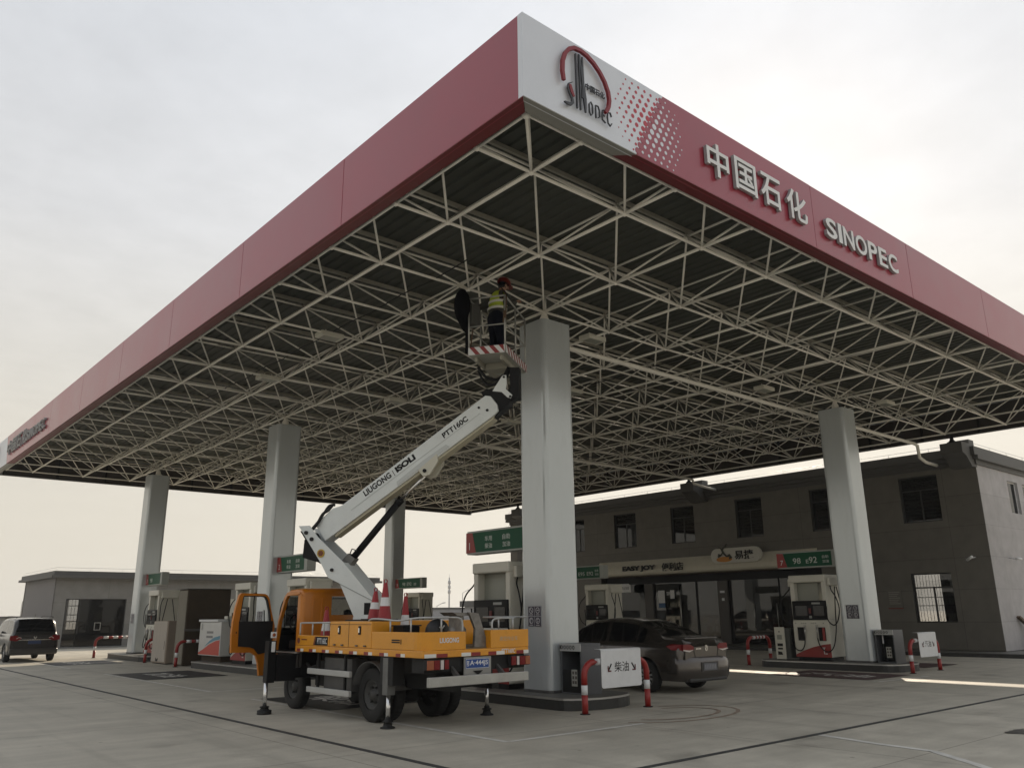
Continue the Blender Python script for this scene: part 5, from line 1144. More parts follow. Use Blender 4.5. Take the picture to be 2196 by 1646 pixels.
outrigger(3.15, 7.22, .005, 2.3)
mb = MB(); mb.rbox((.86,4.09,.80),(.90,4.115,.98), .004) if False else mb.box((.845,4.112,.80),(.875,4.119,.97)); T_('leg_label', mb, yellow)
# cab
cabo = MB(); prr = YL(0, 7.2, 0)
Cx0, Cx1 = .90, 2.60
mb = MB(); mb.v = []
plr = Pl((0,7.2,0),(1,0,0),(0,0,1)); wall_grid(mb, plr, Cx0+.07, Cx1-.07, .98, 1.97, [(1.49,1.60,2.25,1.93)], .05)
vs = []
for (sx_, xx) in ((-1, Cx0), (1, Cx1)):
    for k in range(5):
        a0, a1 = rad(k*18), rad(k*18+18); c_ = (xx+(-sx_)*.07, 7.27)
        p0 = (c_[0]+sx_*.07*math.sin(a0), c_[1]-.07*math.cos(a0)); p1 = (c_[0]+sx_*.07*math.sin(a1), c_[1]-.07*math.cos(a1))
        mb.add([(*p0,.98),(*p1,.98),(*p1,1.97),(*p0,1.97)], [(0,1,2,3) if sx_ > 0 else (3,2,1,0)], 0, True)
mb.prism([(0,7.27,.98),(0,7.36,.98),(0,7.36,1.97),(0,7.27,1.97)], (1,0,0), Cx0, Cx0+.045); mb.prism([(0,7.27,.98),(0,7.36,.98),(0,7.36,1.97),(0,7.27,1.97)], (1,0,0), Cx1-.045, Cx1)
for x in (1.12, 1.3, 2.35): mb.rbox((x-.02,7.185,1.05),(x+.02,7.199,1.9), .006)
cab = T_('cab', mb, yellow2)
mb = MB(); prof = [(7.215,1.955),(7.23,2.02),(7.29,2.06),(7.5,2.075),(7.75,2.065),(7.86,2.02),(7.90,1.97)]
vs = []; N_ = len(prof)
for (yy, zz_) in prof:
    for (f_, dz) in ((0,-.05),(.03,-.01),(.10,.0),(.5,.012),(.90,0),(.97,-.01),(1,-.05)): vs.append((Cx0+f_*(Cx1-Cx0), yy, zz_+dz*(1 if zz_ > 1.97 else .2)))
mb.add(vs, [(i*7+k, (i+1)*7+k, (i+1)*7+k+1, i*7+k+1)[::-1] for i in range(N_-1) for k in range(6)], 0, True); rf = obj('roof', mb, yellow2, cab, True); so = rf.modifiers.new('s','SOLIDIFY'); so.thickness = .03; so.offset = -1
plc = XL(Cx0, 0, 0)
for xx in (Cx0, Cx1-.06):
    mb = MB(); plc = XL(xx+.0, 0, 0)
    ribbon(mb, plc, [(-7.30,1.985),(-7.80,1.98),(-7.90,1.90),(-8.10,1.5),(-8.20,1.05),(-8.25,.60)], [.06,.06,.07,.055,.07,.08], -.06, 0); obj('door_pillar', mb, yellow2, cab, True)
mb = MB(); mb.box((Cx0+.02,7.37,.93),(Cx1-.02,8.25,.99)); mb.box((Cx0+.04,7.30,.70),(Cx1-.04,7.4,.979)); mb.box((Cx0+.05,8.22,.9),(Cx1-.05,8.45,1.38)); mb.box((Cx1-.10,7.37,1.0),(Cx1-.065,8.2,1.45)); obj('cab_floor', mb, blackp, cab, True)
mb = MB(); mb.rbox((1.02,7.42,1.0),(1.5,7.9,1.17), .04); mb.rbox((1.04,7.40,1.1),(1.48,7.52,1.72), .05); mb.rbox((1.9,7.42,1.0),(2.45,7.9,1.17), .04); mb.rbox((1.9,7.40,1.1),(2.45,7.52,1.7), .05); obj('seat', mb, blackp, cab, True)
mb = MB(); ring = [V((1.25+.19*math.cos(a_*math.pi/12), 8.02+.08*math.sin(a_*math.pi/12)-.05, 1.45+.17*math.sin(a_*math.pi/12))) for a_ in range(25)]; mb.tube(ring, .014, 8); mb.tube([(1.25,8.0,1.45),(1.25,8.25,1.3)], .03, 8); obj('steering_wheel', mb, blackp, cab, True)
mb = MB(); mb.prism([(Cx0+.07,7.88,1.93),(Cx1-.07,7.88,1.93),(Cx1-.05,8.2,1.25),(Cx0+.05,8.2,1.25)], (0,.9,.43), 0, .008); obj('windscreen', mb, clear, cab, True)
mb = MB(); mb.prism([(Cx0+.0,8.28,.55),(Cx1,8.28,.55),(Cx1,8.42,.62),(Cx1,8.38,1.25),(Cx0,8.38,1.25),(Cx0,8.42,.62)], (1,0,0), 0, .001) if False else mb.rbox((Cx0,8.26,.50),(Cx1,8.46,1.27), .05); obj('front_panel', mb, yellow2, cab, True)
mb = MB(); mb.box((.93,8.02,.45),(1.28,8.10,.9)); mb.box((2.3,8.02,.45),(2.58,8.10,.9)); mb.box((.93,7.15,.60),(1.28,7.25,.97)); obj('wheel_arch', mb, blackp, cab, True)
mb = MB(); mb.tube([(.86,8.2,1.30),(.72,8.3,1.34),(.70,8.32,1.7)], .012, 6); mb.rbox((.66,8.29,1.36),(.72,8.33,1.62), .01) if False else None
for q in (1.42,): mb.ellipsoid((1.0,8.05,1.78), .05,.03,.08)
obj('mirror', mb, blackp, cab, True)
mb = MB(); mb.box((Cx0-.02,7.25,.955),(Cx0+.1,8.2,.975)); obj('door_sill', mb, steel, cab, True)
# open door, hinged at the front pillar
He = V((.87,8.22,0)); De = V((-.965,-.26,0)).normalized(); pd = Pl(He, De, (0,0,1))
if pd.n.y > 0: pass
def doorpoly(pts, t0, t1, m, name, par=None): 
    mb = MB(); poly(mb, pd, pts, t0, t1); return obj(name, mb, m, par or truck, True, bevel=.006 if par is None else 0)
outer = [(.93,.977),(.955,1.3),(.90,1.7),(.835,1.97),(.80,1.995),(.28,1.99),(.215,1.965),(.165,1.90),(.09,1.65),(.03,1.48),(.005,1.42),(.02,1.0),(.17,.86),(.165,.56),(.29,.56),(.33,.78),(.385,.90),(.50,.965)]
inner = [(.80,1.50),(.775,1.75),(.755,1.92),(.74,1.945),(.30,1.945),(.25,1.93),(.205,1.87),(.14,1.68),(.10,1.50)]
mb = MB()
# frame ring: build from quads between outer upper outline and window outline
up_o = [(.955,1.3),(.90,1.7),(.835,1.97),(.80,1.995),(.28,1.99),(.215,1.965),(.165,1.90),(.09,1.65),(.005,1.42)]
ribs = list(zip([(.94,1.50),(.90,1.75),(.84,1.96),(.80,1.995),(.28,1.99),(.215,1.965),(.165,1.90),(.10,1.68),(.035,1.50)], inner))
for (o0, i0), (o1, i1) in zip(ribs[:-1], ribs[1:]): poly(mb, pd, [o0, o1, i1, i0], -.025, .02)
low = [(.93,.977),(.95,1.3),(.94,1.499),(.035,1.499),(.005,1.42),(.02,1.0),(.17,.86),(.165,.56),(.29,.56),(.33,.78),(.385,.90),(.50,.965)]
poly(mb, pd, low, -.025, .02); door = T_('cab_door', mb, yellow2)
s_in = 1 if (pd.n.dot(V((0,-1,0))) > 0) else -1
t0, t1 = (.0205, .045) if s_in > 0 else (-.05, -.0255)
mb = MB(); poly(mb, pd, [(.80,1.08),(.815,1.505),(.07,1.505),(.07,1.1),(.22,.95),(.35,.93),(.45,1.03),(.55,1.06)], t0, t1); obj('door_trim', mb, mat('trim_black',(.006,.006,.007),.7), door, True)
mb = MB(); ribbon(mb, pd, [(.80,1.50),(.775,1.75),(.755,1.92),(.74,1.945),(.30,1.945),(.25,1.93),(.205,1.87),(.14,1.68),(.10,1.50)], .016, -.027, .024); obj('window_seal', mb, rubber, door, True)
mb = MB(); poly(mb, pd, [(.86,1.30),(.875,1.30),(.875,1.33),(.86,1.33)], t0, t0+.01); obj('door_catch', mb, blackp, door, True)
# crane frame: turret axis and boom heading
Tt = V((1.8,6.5,0)); bd_ = V((.55,-.835,0)).normalized()
def PF(off): return Pl(Tt+V((bd_.y,-bd_.x,0))*off, bd_, (0,0,1))
mast = [(-.08,1.53),(-.40,2.14),(-.64,2.25),(-.80,2.51),(-1.29,3.19),(-1.07,3.19),(-.89,2.98),(-.345,2.51),(.27,1.855),(.245,1.53)]
pf = PF(0); mb = MB()
for o0 in (.25,-.28): poly(mb, pf, mast, o0, o0+.03)
poly(mb, pf, [(-.345,2.51),(.26,1.86),(.24,1.55),(.19,1.55),(.21,1.83),(-.385,2.46)], -.2495, .2495)
mst = T_('mast', mb, boomwhite, bevel=.004)
mb = MB(); poly(mb, pf, [(-.83,2.50),(-1.27,3.10),(-1.18,3.10),(-.79,2.52)], -.2495, .2495); poly(mb, pf, [(-.42,2.16),(-.64,2.27),(-.80,2.5),(-1.22,2.62),(-1.20,2.95),(-.9,2.6)], -.20, .20); obj('black_backplate', mb, blackp, mst, True)
mb = MB(); ribbon(mb, PF(.28), [(-.40,2.135),(.26,1.83)], .012, .001, .008); obj('crease', mb, mat('crease_grey',(.30,.32,.32),.5), mst, True)
def disc(a, b, r, off, m, name, par, t=.012, n=20):
    mb = MB(); poly(mb, PF(off), [(a+r*math.cos(2*math.pi*i/n), b+r*math.sin(2*math.pi*i/n)) for i in range(n)], .0005, t); return obj(name, mb, m, par, True)
disc(-1.12,3.06,.035,.281,darkgrey,'pin',mst,.03); disc(-1.0,2.94,.035,.281,darkgrey,'pin',mst,.03); disc(-.56,2.38,.03,.281,darkgrey,'pin',mst,.03)
dsk = disc(-.80,2.68,.075,.281,mat('disc_gold',(.45,.30,.03),.5),'emblem_disc',mst); disc(-.80,2.68,.055,.294,mat('disc_brown',(.16,.04,.01),.5),'emblem_centre',dsk,.004,6)
text('mast_sticker', '⚡', PF(.281), .08, 1.66, .1, 0, blackp, mst, height=.1, width=.08) if False else None
mb = MB(); poly(mb, PF(.281), [(.10,1.60),(.22,1.60),(.22,1.80),(.10,1.80)], .0005, .004); obj('mast_sticker', mb, blackp, mst, True)
mb = MB(); mb.lathe((Tt.x,Tt.y,1.116), [(.42,0),(.42,.28),(.36,.3),(.36,.4),(.001,.4)], 28); obj('slewing_ring', mb, darkgrey, mst, True)
mb = MB(); poly(mb, pf, [(-.1,1.52),(.26,1.52),(.26,1.56),(-.1,1.56)], -.3, .3); obj('base_plate', mb, boomwhite, mst, True)
# boom
b0, b1 = V((-.80,2.93)), V((2.49,5.08)); ang = math.atan2(b1.y-b0.y, b1.x-b0.x)
boomp = [(-.80,2.91),(-1.02,3.22),(-.68,3.50),(-.50,3.545),(2.30,5.42),(2.40,5.40),(2.52,5.24),(2.54,5.12),(2.46,5.04)]
mb = MB(); poly(mb, pf, boomp, -.16, .16); boom = T_('boom', mb, boomwhite, bevel=.01)
mb = MB(); poly(mb, pf, [(-.62,2.98),(2.44,4.98),(2.46,5.035),(-.62,3.03)], -.11, .11); obj('inner_boom', mb, mat('inner_boom_cream',(.50,.47,.36),.5,var=.08), boom, True)
mb = MB(); poly(mb, pf, [(.62,3.86),(1.18,4.235),(1.62,4.52),(1.55,4.56),(1.12,4.30),(.6,3.93)], -.17, .17); ribbon(mb, PF(.16), [(-.3,3.45),(2.2,5.09)], .012, .001, .006); obj('seam', mb, mat('boom_seam',(.50,.53,.53),.45), boom, True)
mb = MB(); poly(mb, pf, [(1.02,4.12),(1.12,4.00),(1.24,4.02),(1.40,4.26),(1.38,4.40)], .12, .175); poly(mb, pf, [(1.02,4.12),(1.12,4.00),(1.24,4.02),(1.40,4.26),(1.38,4.40)], -.175, -.12); lug = obj('cylinder_lug', mb, mat('lug_cream',(.55,.54,.46),.5), boom, True)
disc(1.15,4.10,.035,.176,blackp,'pin',lug,.02); disc(2.18,5.20,.022,.161,blackp,'bolt',boom,.01); disc(2.34,5.14,.025,.161,blackp,'bolt',boom,.01)
tp_ = Pl(PF(.161).p(-.02,3.66), (bd_*math.cos(ang)+V((0,0,math.sin(ang)))), (-bd_*math.sin(ang)+V((0,0,math.cos(ang)))))
text('boom_lettering', 'LIUGONG', tp_, .02, .02, .12, 0, blackp, boom, height=.115, width=.62, lift=.001, off=.035); mb = MB(); ribbon(mb, tp_, [(.70,.0),(.70,.12)], .01, .001, .003); obj('lettering_bar', mb, blackp, boom, True)
text('boom_lettering', 'ISOLI', tp_, .76, .02, .12, 0, blackp, boom, height=.115, width=.44, lift=.001, off=.06)
text('boom_lettering', 'PTT160C', tp_, 1.84, .01, .12, 0, blackp, boom, height=.105, width=.56, lift=.001, off=.035)
mb = MB(); mb.tube(smooth_path([pf.p(-1.08,3.10,.2),pf.p(-.95,3.22,.21),pf.p(-.86,3.40,.18),pf.p(-.76,3.47,.17),pf.p(-.72,3.56,.1)]), .03, 8); mb.tube(smooth_path([pf.p(-1.1,3.16,.1),pf.p(-.92,3.34,.13),pf.p(-.78,3.55,.12),pf.p(-.66,3.57,.1)]), .024, 8); obj('hydraulic_hose', mb, rubber, boom, True)
# lift cylinder
mb = MB(); mb.tube([pf.p(-.42,2.46), pf.p(.60,3.60)], .062, 16); mb.tube([pf.p(.55,3.545), pf.p(.63,3.63)], .07, 16); mb.box((0,0,0),(.001,.001,.001)) if False else None; cyl = T_('lift_cylinder', mb, blackp)
mb = MB(); mb.tube([pf.p(.63,3.63), pf.p(1.13,4.08)], .03, 14); obj('rod', mb, MATS['ram_chrome'], cyl, True)
mb = MB(); poly(mb, pf, [(-.52,2.50),(-.36,2.40),(-.22,2.58),(-.36,2.68)], -.09, .09); mb.tube([pf.p(-.36,2.62,.05),pf.p(-.30,2.76,.05),pf.p(-.18,2.72,.05)], .012, 6); obj('valve_block', mb, mat('valve_grey',(.16,.16,.15),.5), cyl, True)
# jib and levelling linkage
mb = MB(); poly(mb, pf, [(2.28,5.36),(2.20,5.50),(2.30,5.56),(2.62,5.52),(2.78,5.40),(2.74,5.22),(2.55,5.10),(2.46,5.0),(2.50,5.2)], -.10, .10); mb.tube([pf.p(2.25,5.50,.05),pf.p(2.75,5.46,.05)], .055, 10); jib = T_('boom_head', mb, blackp)
mb = MB(); poly(mb, pf, [(2.43,5.50),(2.62,5.78),(2.69,5.78),(2.70,5.62),(2.68,5.52),(2.80,5.40),(2.77,5.34),(2.71,5.36),(2.60,5.47)], .101, .13); obj('white_link', mb, boomwhite, jib, True)
disc(2.65,5.745,.022,.131,darkgrey,'pin',jib,.01); disc(2.765,5.37,.022,.131,darkgrey,'pin',jib,.01)
mb = MB(); mb.prism([pf.p(2.76,5.30),pf.p(2.92,5.34),pf.p(2.92,5.92),pf.p(2.74,5.94)], pf.n, -.08, .08); mb.tube([pf.p(2.62,5.76),pf.p(2.72,5.95)], .05, 10); mb.tube(smooth_path([pf.p(2.15,5.98,.12),pf.p(2.3,5.78,.12),pf.p(2.5,5.72,.1),pf.p(2.62,5.8,.06)]), .028, 8); mb.tube(smooth_path([pf.p(2.1,5.96,-.05),pf.p(2.25,5.7,.0),pf.p(2.45,5.66,.03),pf.p(2.66,5.84,.03)]), .024, 8); T_('jib_post', mb, blackp)
# basket
Bo = V((2.95,3.94,6.11)); e1 = V((math.cos(rad(123.4)), math.sin(rad(123.4)), 0)); e2 = V((math.cos(rad(33.2)), math.sin(rad(33.2)), 0)); b1_, b2_ = .69, 1.38
bk = lambda a, b, z: Bo+e1*a+e2*b+V((0,0,z))
mb = MB(); mb.prism([bk(.0,.0,0),bk(b1_,0,0),bk(b1_,b2_,0),bk(0,b2_,0)], (0,0,1), .0, .03); basket = T_('basket', mb, mat('basket_alu',(.42,.42,.38),.45,metal=.3,var=.1))
mb = MB(); mb.prism([bk(.08,.1,0),bk(.13,.1,0),bk(.13,1.28,0),bk(.08,1.28,0)], (0,0,1), -.09, -.001); mb.prism([bk(.56,.1,0),bk(.61,.1,0),bk(.61,1.28,0),bk(.56,1.28,0)], (0,0,1), -.09, -.001); mb.prism([bk(.14,.55,0),bk(.55,.55,0),bk(.55,.85,0),bk(.14,.85,0)], (0,0,1), -.12, -.001); obj('floor_beam', mb, mat('beam_grey',(.30,.29,.24),.5), basket, True)
def toeboard(p, q, n_):
    d = (q-p); Ln = d.length; pl = Pl(p, d, (0,0,1)); h = .145
    mb = MB(); poly(mb, pl, [(0,0),(Ln,0),(Ln,h),(0,h)], 0, .012); tb = obj('toe_board', mb, whitep, basket, True)
    mb = MB(); x = .02
    while x < Ln:
        pts = [(x,h),(x+.09,h),(x+.09+.12,0),(x+.12,0)]; pts = [(min(max(a_,0),Ln),b_) for a_, b_ in pts]; poly(mb, pl, pts, .0125, .014) if pl.n.dot(n_) > 0 else poly(mb, pl, pts, -.002, -.0005); x += .185
    obj('red_stripes', mb, MATS['tape_red'], tb, True)
toeboard(bk(b1_,-.015,0), bk(0,-.015,0), -e2); toeboard(bk(-.015,0,0), bk(-.015,b2_,0), -e1); toeboard(bk(0,b2_,0), bk(b1_,b2_,0), e2); toeboard(bk(b1_,b2_,0), bk(b1_,0,0), e1)
rl = mat('basket_rail',(.36,.36,.34),.4,metal=.4)
for (a_, b_) in ((0,0),(b1_,0),(b1_,b2_),(0,b2_),(0,b2_/2),(b1_,b2_/2)):
    mb = MB(); mb.tube([bk(a_,b_,.03),bk(a_,b_,1.1)], .017, 8); obj('basket_post', mb, rl, basket, True)
for z in (1.1,.55):
    mb = MB(); mb.tube([bk(0,0,z),bk(b1_,0,z),bk(b1_,b2_,z),bk(0,b2_,z),bk(0,0,z)], .017 if z > 1 else .013, 8); obj('basket_rail', mb, rl, basket, True)
mb = MB(); mb.tube([bk(b1_,.05,.05),bk(b1_-.03,.3,1.05)], .013, 6); mb.tube([bk(0,.05,1.1),bk(.0,-.0,.7),bk(.02,.02,.58)], .03, 6); obj('strap', mb, mat('strap_brown',(.10,.06,.035),.8), basket, True)
# covered control box on the basket corner
mb = MB(); cb0 = bk(b1_+.12,-.02,.95)
mb.ellipsoid(cb0+V((0,0,.02)), .17,.14,.34, n=12, k=8); mb.tube([cb0+V((0,0,-.2)), cb0+V((.04,-.04,-.45)), cb0+V((.06,-.06,-.5)), cb0+V((.06,-.06,-.9))], [.11,.05,.03,.03], 8); o = T_('control_cover', mb, mat('black_bag',(.003,.003,.004),.9,spec=.1,bump=.5,bscale=9))
mb = MB(); mb.rbox((cb0+V((.10,-.16,-.36))), (cb0+V((.3,.04,.06))), .02); obj('control_box', mb, mat('box_grey',(.045,.045,.04),.6), o, True)
# ---- cones and bag on the truck
def cone(x, y, z, label, h=.62, lean=(0,0)):
    t = thing('traffic_cone', label, 'cone', (x, y, z), 0, 'traffic cones carried on the truck'); t.rotation_euler = (lean[0], lean[1], 0)
    mb = MB(); mb.rbox((-.16,-.16,0),(.16,.16,.03), .012); obj('base', mb, rubber, t)
    r0, r1 = .105, .03; f = lambda q: r0+(r1-r0)*q
    H = h-.07; lv = [0,.36,.361,.60,.601,.93,.94]; prof = [(f(q), .03+H*q) for q in lv]+[(.03,.03+H),(.001,.035+H)]
    mb = MB(); mb.lathe((0,0,0), prof, 24, mis=[0,0,1,1,0,0,0,0]); obj('cone_body', mb, [conered, whitep], t)
    mb = MB(); mb.tube([V((.03*math.cos(a_*math.pi/8),0,h-.012+.03*math.sin(a_*math.pi/8))) for a_ in range(17)], .008, 6); obj('ring', mb, conered, t)
    return t
cone(1.10, 4.75, 1.50, 'tallest traffic cone, middle of the three behind the rail', .62)
cone(1.12, 5.10, 1.50, 'traffic cone on the tool locker nearest the white mast', .50, (0,.04))
cone(1.62, 4.95, 1.12, 'traffic cone right of the tallest cone', .80)
cone(.98, 6.42, 1.12, 'small separate cone behind the orange cab', .60)
t = thing('equipment_bag', 'black bag with pale mark on the deck behind the rail', 'bag', (1.55,3.95,1.12)); mb = MB(); mb.ellipsoid((1.55,3.95,1.33), .2,.17,.2, n=16, k=10); mb.ellipsoid((1.5,3.95,1.2), .13,.12,.1); obj('bag_body', mb, mat('bag_black',(.008,.008,.009),.5), t, True)
mb = MB(); ribbon(mb, YL(1.47,3.779,1.36), [(0,.05),(.04,.02),(.09,.07)], .02, -.002, .003); ribbon(mb, YL(1.47,3.779,1.36), [(.04,.04),(.04,-.03)], .02, -.002, .003); obj('pale_mark', mb, letterw, t, True)
t = thing('crate', 'small black crate on the truck deck below the cones', 'crate', (1.25,4.35,1.12)); mb = MB(); mb.rbox((1.1,4.2,1.12),(1.4,4.5,1.42), .01); obj('crate_box', mb, blackp, t, True); mb = MB(); mb.rbox((1.08,4.18,1.421),(1.42,4.52,1.44), .006); obj('crate_lid', mb, darkgrey, t, True)

# ================================================================== PERSON IN THE BASKET
def skinned(name, chains, m, parent, sub=2):
    """one continuous skinned surface; chains: list of lists of (point, radius); shared points join"""
    idx = {}; vs = []; rs = []; es = []
    for ch in chains:
        prev = None
        for p, r in ch:
            key = tuple(round(c, 4) for c in p)
            if key not in idx: idx[key] = len(vs); vs.append(V(p)); rs.append(r)
            i = idx[key]
            if prev is not None: es.append((prev, i))
            prev = i
    inv = rootmat(parent).inverted(); me = bpy.data.meshes.new(name); me.from_pydata([inv @ p for p in vs], es, []); o = bpy.data.objects.new(name, me); link(o)
    md = o.modifiers.new('skin', 'SKIN'); md.use_smooth_shade = True
    for i, sv in enumerate(me.skin_vertices[0].data):
        r = rs[i]; r = tuple(q*SK for q in r) if isinstance(r, tuple) else r*SK; sv.radius = r if isinstance(r, tuple) else (r, r); sv.use_root = (i == 0)
    ss = o.modifiers.new('sub', 'SUBSURF'); ss.levels = sub; ss.render_levels = sub
    bpy.context.view_layer.update()
    me2 = bpy.data.meshes.new_from_object(o.evaluated_get(bpy.context.evaluated_depsgraph_get())); bpy.data.objects.remove(o)
    for p in me2.polygons: p.use_smooth = True
    me2.materials.clear(); me2.materials.append(m); o = bpy.data.objects.new(name, me2); link(o); o.parent = parent; return o
SK = 1.0
F0 = bk(.36,.62,.035)                     # between the feet
fw = V((.97, -.24, 0)).normalized(); lf = V((-fw.y, fw.x, 0))   # facing right along the rail, body seen from its right side
def bp(f, s, z): return F0+fw*f+lf*s+V((0,0,z))
pers = thing('person', 'worker in red helmet and yellow vest standing in the raised basket', 'person', tuple(F0))
pel = bp(0,0,.88); chest = bp(.05,0,1.24); neck = bp(.10,0,1.42); head = bp(.17,0,1.55)
def arm(s, el, wr): sh_ = bp(.06, s*.17, 1.34); return [(chest,(.14,.11)),(sh_,.055),(bp(*el),.043),(bp(*wr),.03)]
elL, wrL = (-.10,.30,1.22), (-.30,.36,1.12); elR, wrR = (.20,-.24,1.10), (.34,-.16,1.22)
SK = 1.12
body = [[(pel,(.14,.11)),(bp(.02,0,1.06),(.125,.095)),(chest,(.14,.11)),(neck,.055),(bp(.13,0,1.47),.05),(bp(.155,0,1.54),(.075,.085)),(bp(.175,0,1.61),(.07,.08))],
        [(pel,(.14,.11)),(bp(.0,.09,.80),.088),(bp(.03,.12,.46),.06),(bp(-.01,.13,.09),.042),(bp(.12,.15,.04),.036)],
        [(pel,(.14,.11)),(bp(.0,-.09,.80),.088),(bp(.06,-.12,.46),.06),(bp(.03,-.13,.09),.042),(bp(.16,-.15,.04),.036)],
        arm(1, elL, wrL), arm(-1, elR, wrR)]
skinned('body', body, skin, pers); SK = 1.28
G = .012
skinned('trousers', [[(pel,(.155,.125)),(bp(.01,0,.98),(.145,.115)),(bp(.02,0,1.06),(.12,.09))],[(pel,(.155,.125)),(bp(.0,.09,.80),.104),(bp(.03,.12,.46),.080),(bp(-.01,.13,.10),.068)],[(pel,(.155,.125)),(bp(.0,-.09,.80),.104),(bp(.06,-.12,.46),.080),(bp(.03,-.13,.10),.068)]], navy, pers)
skinned('jacket', [[(bp(.0,0,.86),(.13,.10)),(bp(.01,0,.95),(.15,.12)),(bp(.02,0,1.08),(.145,.115)),(chest,(.158,.128)),(bp(.09,0,1.40),(.085,.075))],
   [(chest,(.158,.128)),(bp(.06,.17,1.34),.072),(bp(*elL),.058),(bp(-.30,.36,1.12),.046)],[(chest,(.158,.128)),(bp(.06,-.17,1.34),.072),(bp(*elR),.058),(bp(.34,-.16,1.22),.046)]], mat('jacket_dark',(.035,.035,.03),.9,var=.2), pers)
ves = skinned('vest', [[(bp(.01,0,.97),(.155,.125)),(bp(.02,0,1.09),(.160,.130)),(bp(.05,0,1.24),(.172,.142)),(bp(.075,0,1.36),(.15,.115)),(bp(.09,0,1.42),(.10,.09))]], hivis, pers)
mb = MB()
for z in (1.04, 1.17):
    c = bp(.02+(z-1.0)*.15,0,z); mb.v
    ring = [c+fw*(.185*math.cos(a_*math.pi/12))+lf*(.215*math.sin(a_*math.pi/12)) for a_ in range(25)]
    vs = []
    for p in ring: vs += [p-V((0,0,.025)), p+V((0,0,.025))]
    mb.add(vs, [(2*i,2*i+2,2*i+3,2*i+1) for i in range(24)], 0, True)
obj('reflective_bands', mb, reflect, ves, True)
SK = 1.15
skinned('boot', [[(bp(-.03,.13,.09),.052),(bp(-.03,.135,.045),.05),(bp(.12,.15,.042),.046),(bp(.17,.155,.04),.036)]], blackp, pers); skinned('boot', [[(bp(.01,-.13,.09),.052),(bp(.01,-.135,.045),.05),(bp(.16,-.15,.042),.046),(bp(.21,-.155,.04),.036)]], blackp, pers)
hc = bp(.175,0,1.615); Mh = Matrix.Rotation(math.atan2(fw.y, fw.x), 4, 'Z') @ Matrix.Rotation(rad(22), 4, 'Y')
mb = MB(); prof = [(.128*math.sin(rad(q)), .13*math.cos(rad(q))) for q in range(90,-1,-10)]; prof = [(.13,-.012)]+[(max(r,.001),z) for r, z in prof]
mb.lathe((0,0,0), prof, 20); mb.v = [hc+Mh @ V((p.x*1.12, p.y*.95, p.z)) for p in mb.v]; hm = obj('helmet', mb, helmetr, pers, True)
mb = MB(); pts = [(.10,-.10),(.17,-.075),(.205,0),(.17,.075),(.10,.10)]; mb.prism([hc+Mh @ V((a_,b_,-.012)) for a_, b_ in pts], Mh @ V((0,0,1)), -.004, .006); obj('helmet_peak', mb, helmetr, hm, True)
fc = bp(.245,0,1.54)
mb = MB(); mb.ellipsoid(bp(.262,0,1.545), .02,.018,.03, n=8, k=6); mb.ellipsoid(bp(.17,.082,1.55), .02,.012,.032, n=8, k=6); mb.ellipsoid(bp(.17,-.082,1.55), .02,.012,.032, n=8, k=6); obj('nose_and_ears', mb, skin, pers, True)
mb = MB(); [mb.ellipsoid(bp(.243,s*.032,1.572), .012,.014,.008, n=8, k=6) for s in (-1,1)]; obj('eyes', mb, blackp, pers, True)
mb = MB(); mb.ellipsoid(bp(.248,0,1.495), .008,.025,.006, n=8, k=6); obj('mouth', mb, mat('lips',(.18,.06,.05),.6), pers, True)
mb = MB(); mb.ellipsoid(bp(.135,0,1.56), .085,.083,.085, n=14, k=8); obj('hair', mb, blackp, pers, True)
mb = MB(); ring = [bp(.17+.09*math.cos(a_*math.pi/10)*.0+.0, .088*math.cos(a_*math.pi/10), 1.60-.13*abs(math.sin(a_*math.pi/10))) for a_ in range(11)]; mb.tube(ring, .007, 6); obj('chin_strap', mb, blackp, hm, True)
SK = 1.0
def hand(wr, d, side, palm_n):
    d = V(d).normalized(); n_ = V(palm_n).normalized(); s_ = d.cross(n_).normalized()*side; w0 = bp(*wr); ch = [[(w0,(.028,.02)),(w0+d*.045,(.036,.016)),(w0+d*.085,(.036,.015))]]
    for k, (o_, l_) in enumerate(((.028,.068),(.010,.078),(-.009,.073),(-.027,.058))):
        a_ = w0+d*.085+s_*o_; ch.append([(w0+d*.085,(.036,.015)),(a_,.0095),(a_+d*l_*.45-n_*.008,.0085),(a_+d*l_*.75-n_*.032,.008),(a_+d*l_*.8-n_*.055,.007)])
    t_ = w0+d*.02+s_*.032; ch.append([(w0+d*.045,(.036,.016)),(t_+s_*.01,.011),(t_+d*.035+s_*.022-n_*.01,.0095),(t_+d*.06+s_*.02-n_*.03,.008)])
    skinned('hand', ch, skin, pers, 1)
hand(wrL, -fw*.9+lf*.2-V((0,0,.2)), 1, (0,0,1)); hand(wrR, fw*.8+lf*.4+V((0,0,.4)), -1, (fw.x*-.4,fw.y*-.4,.9))

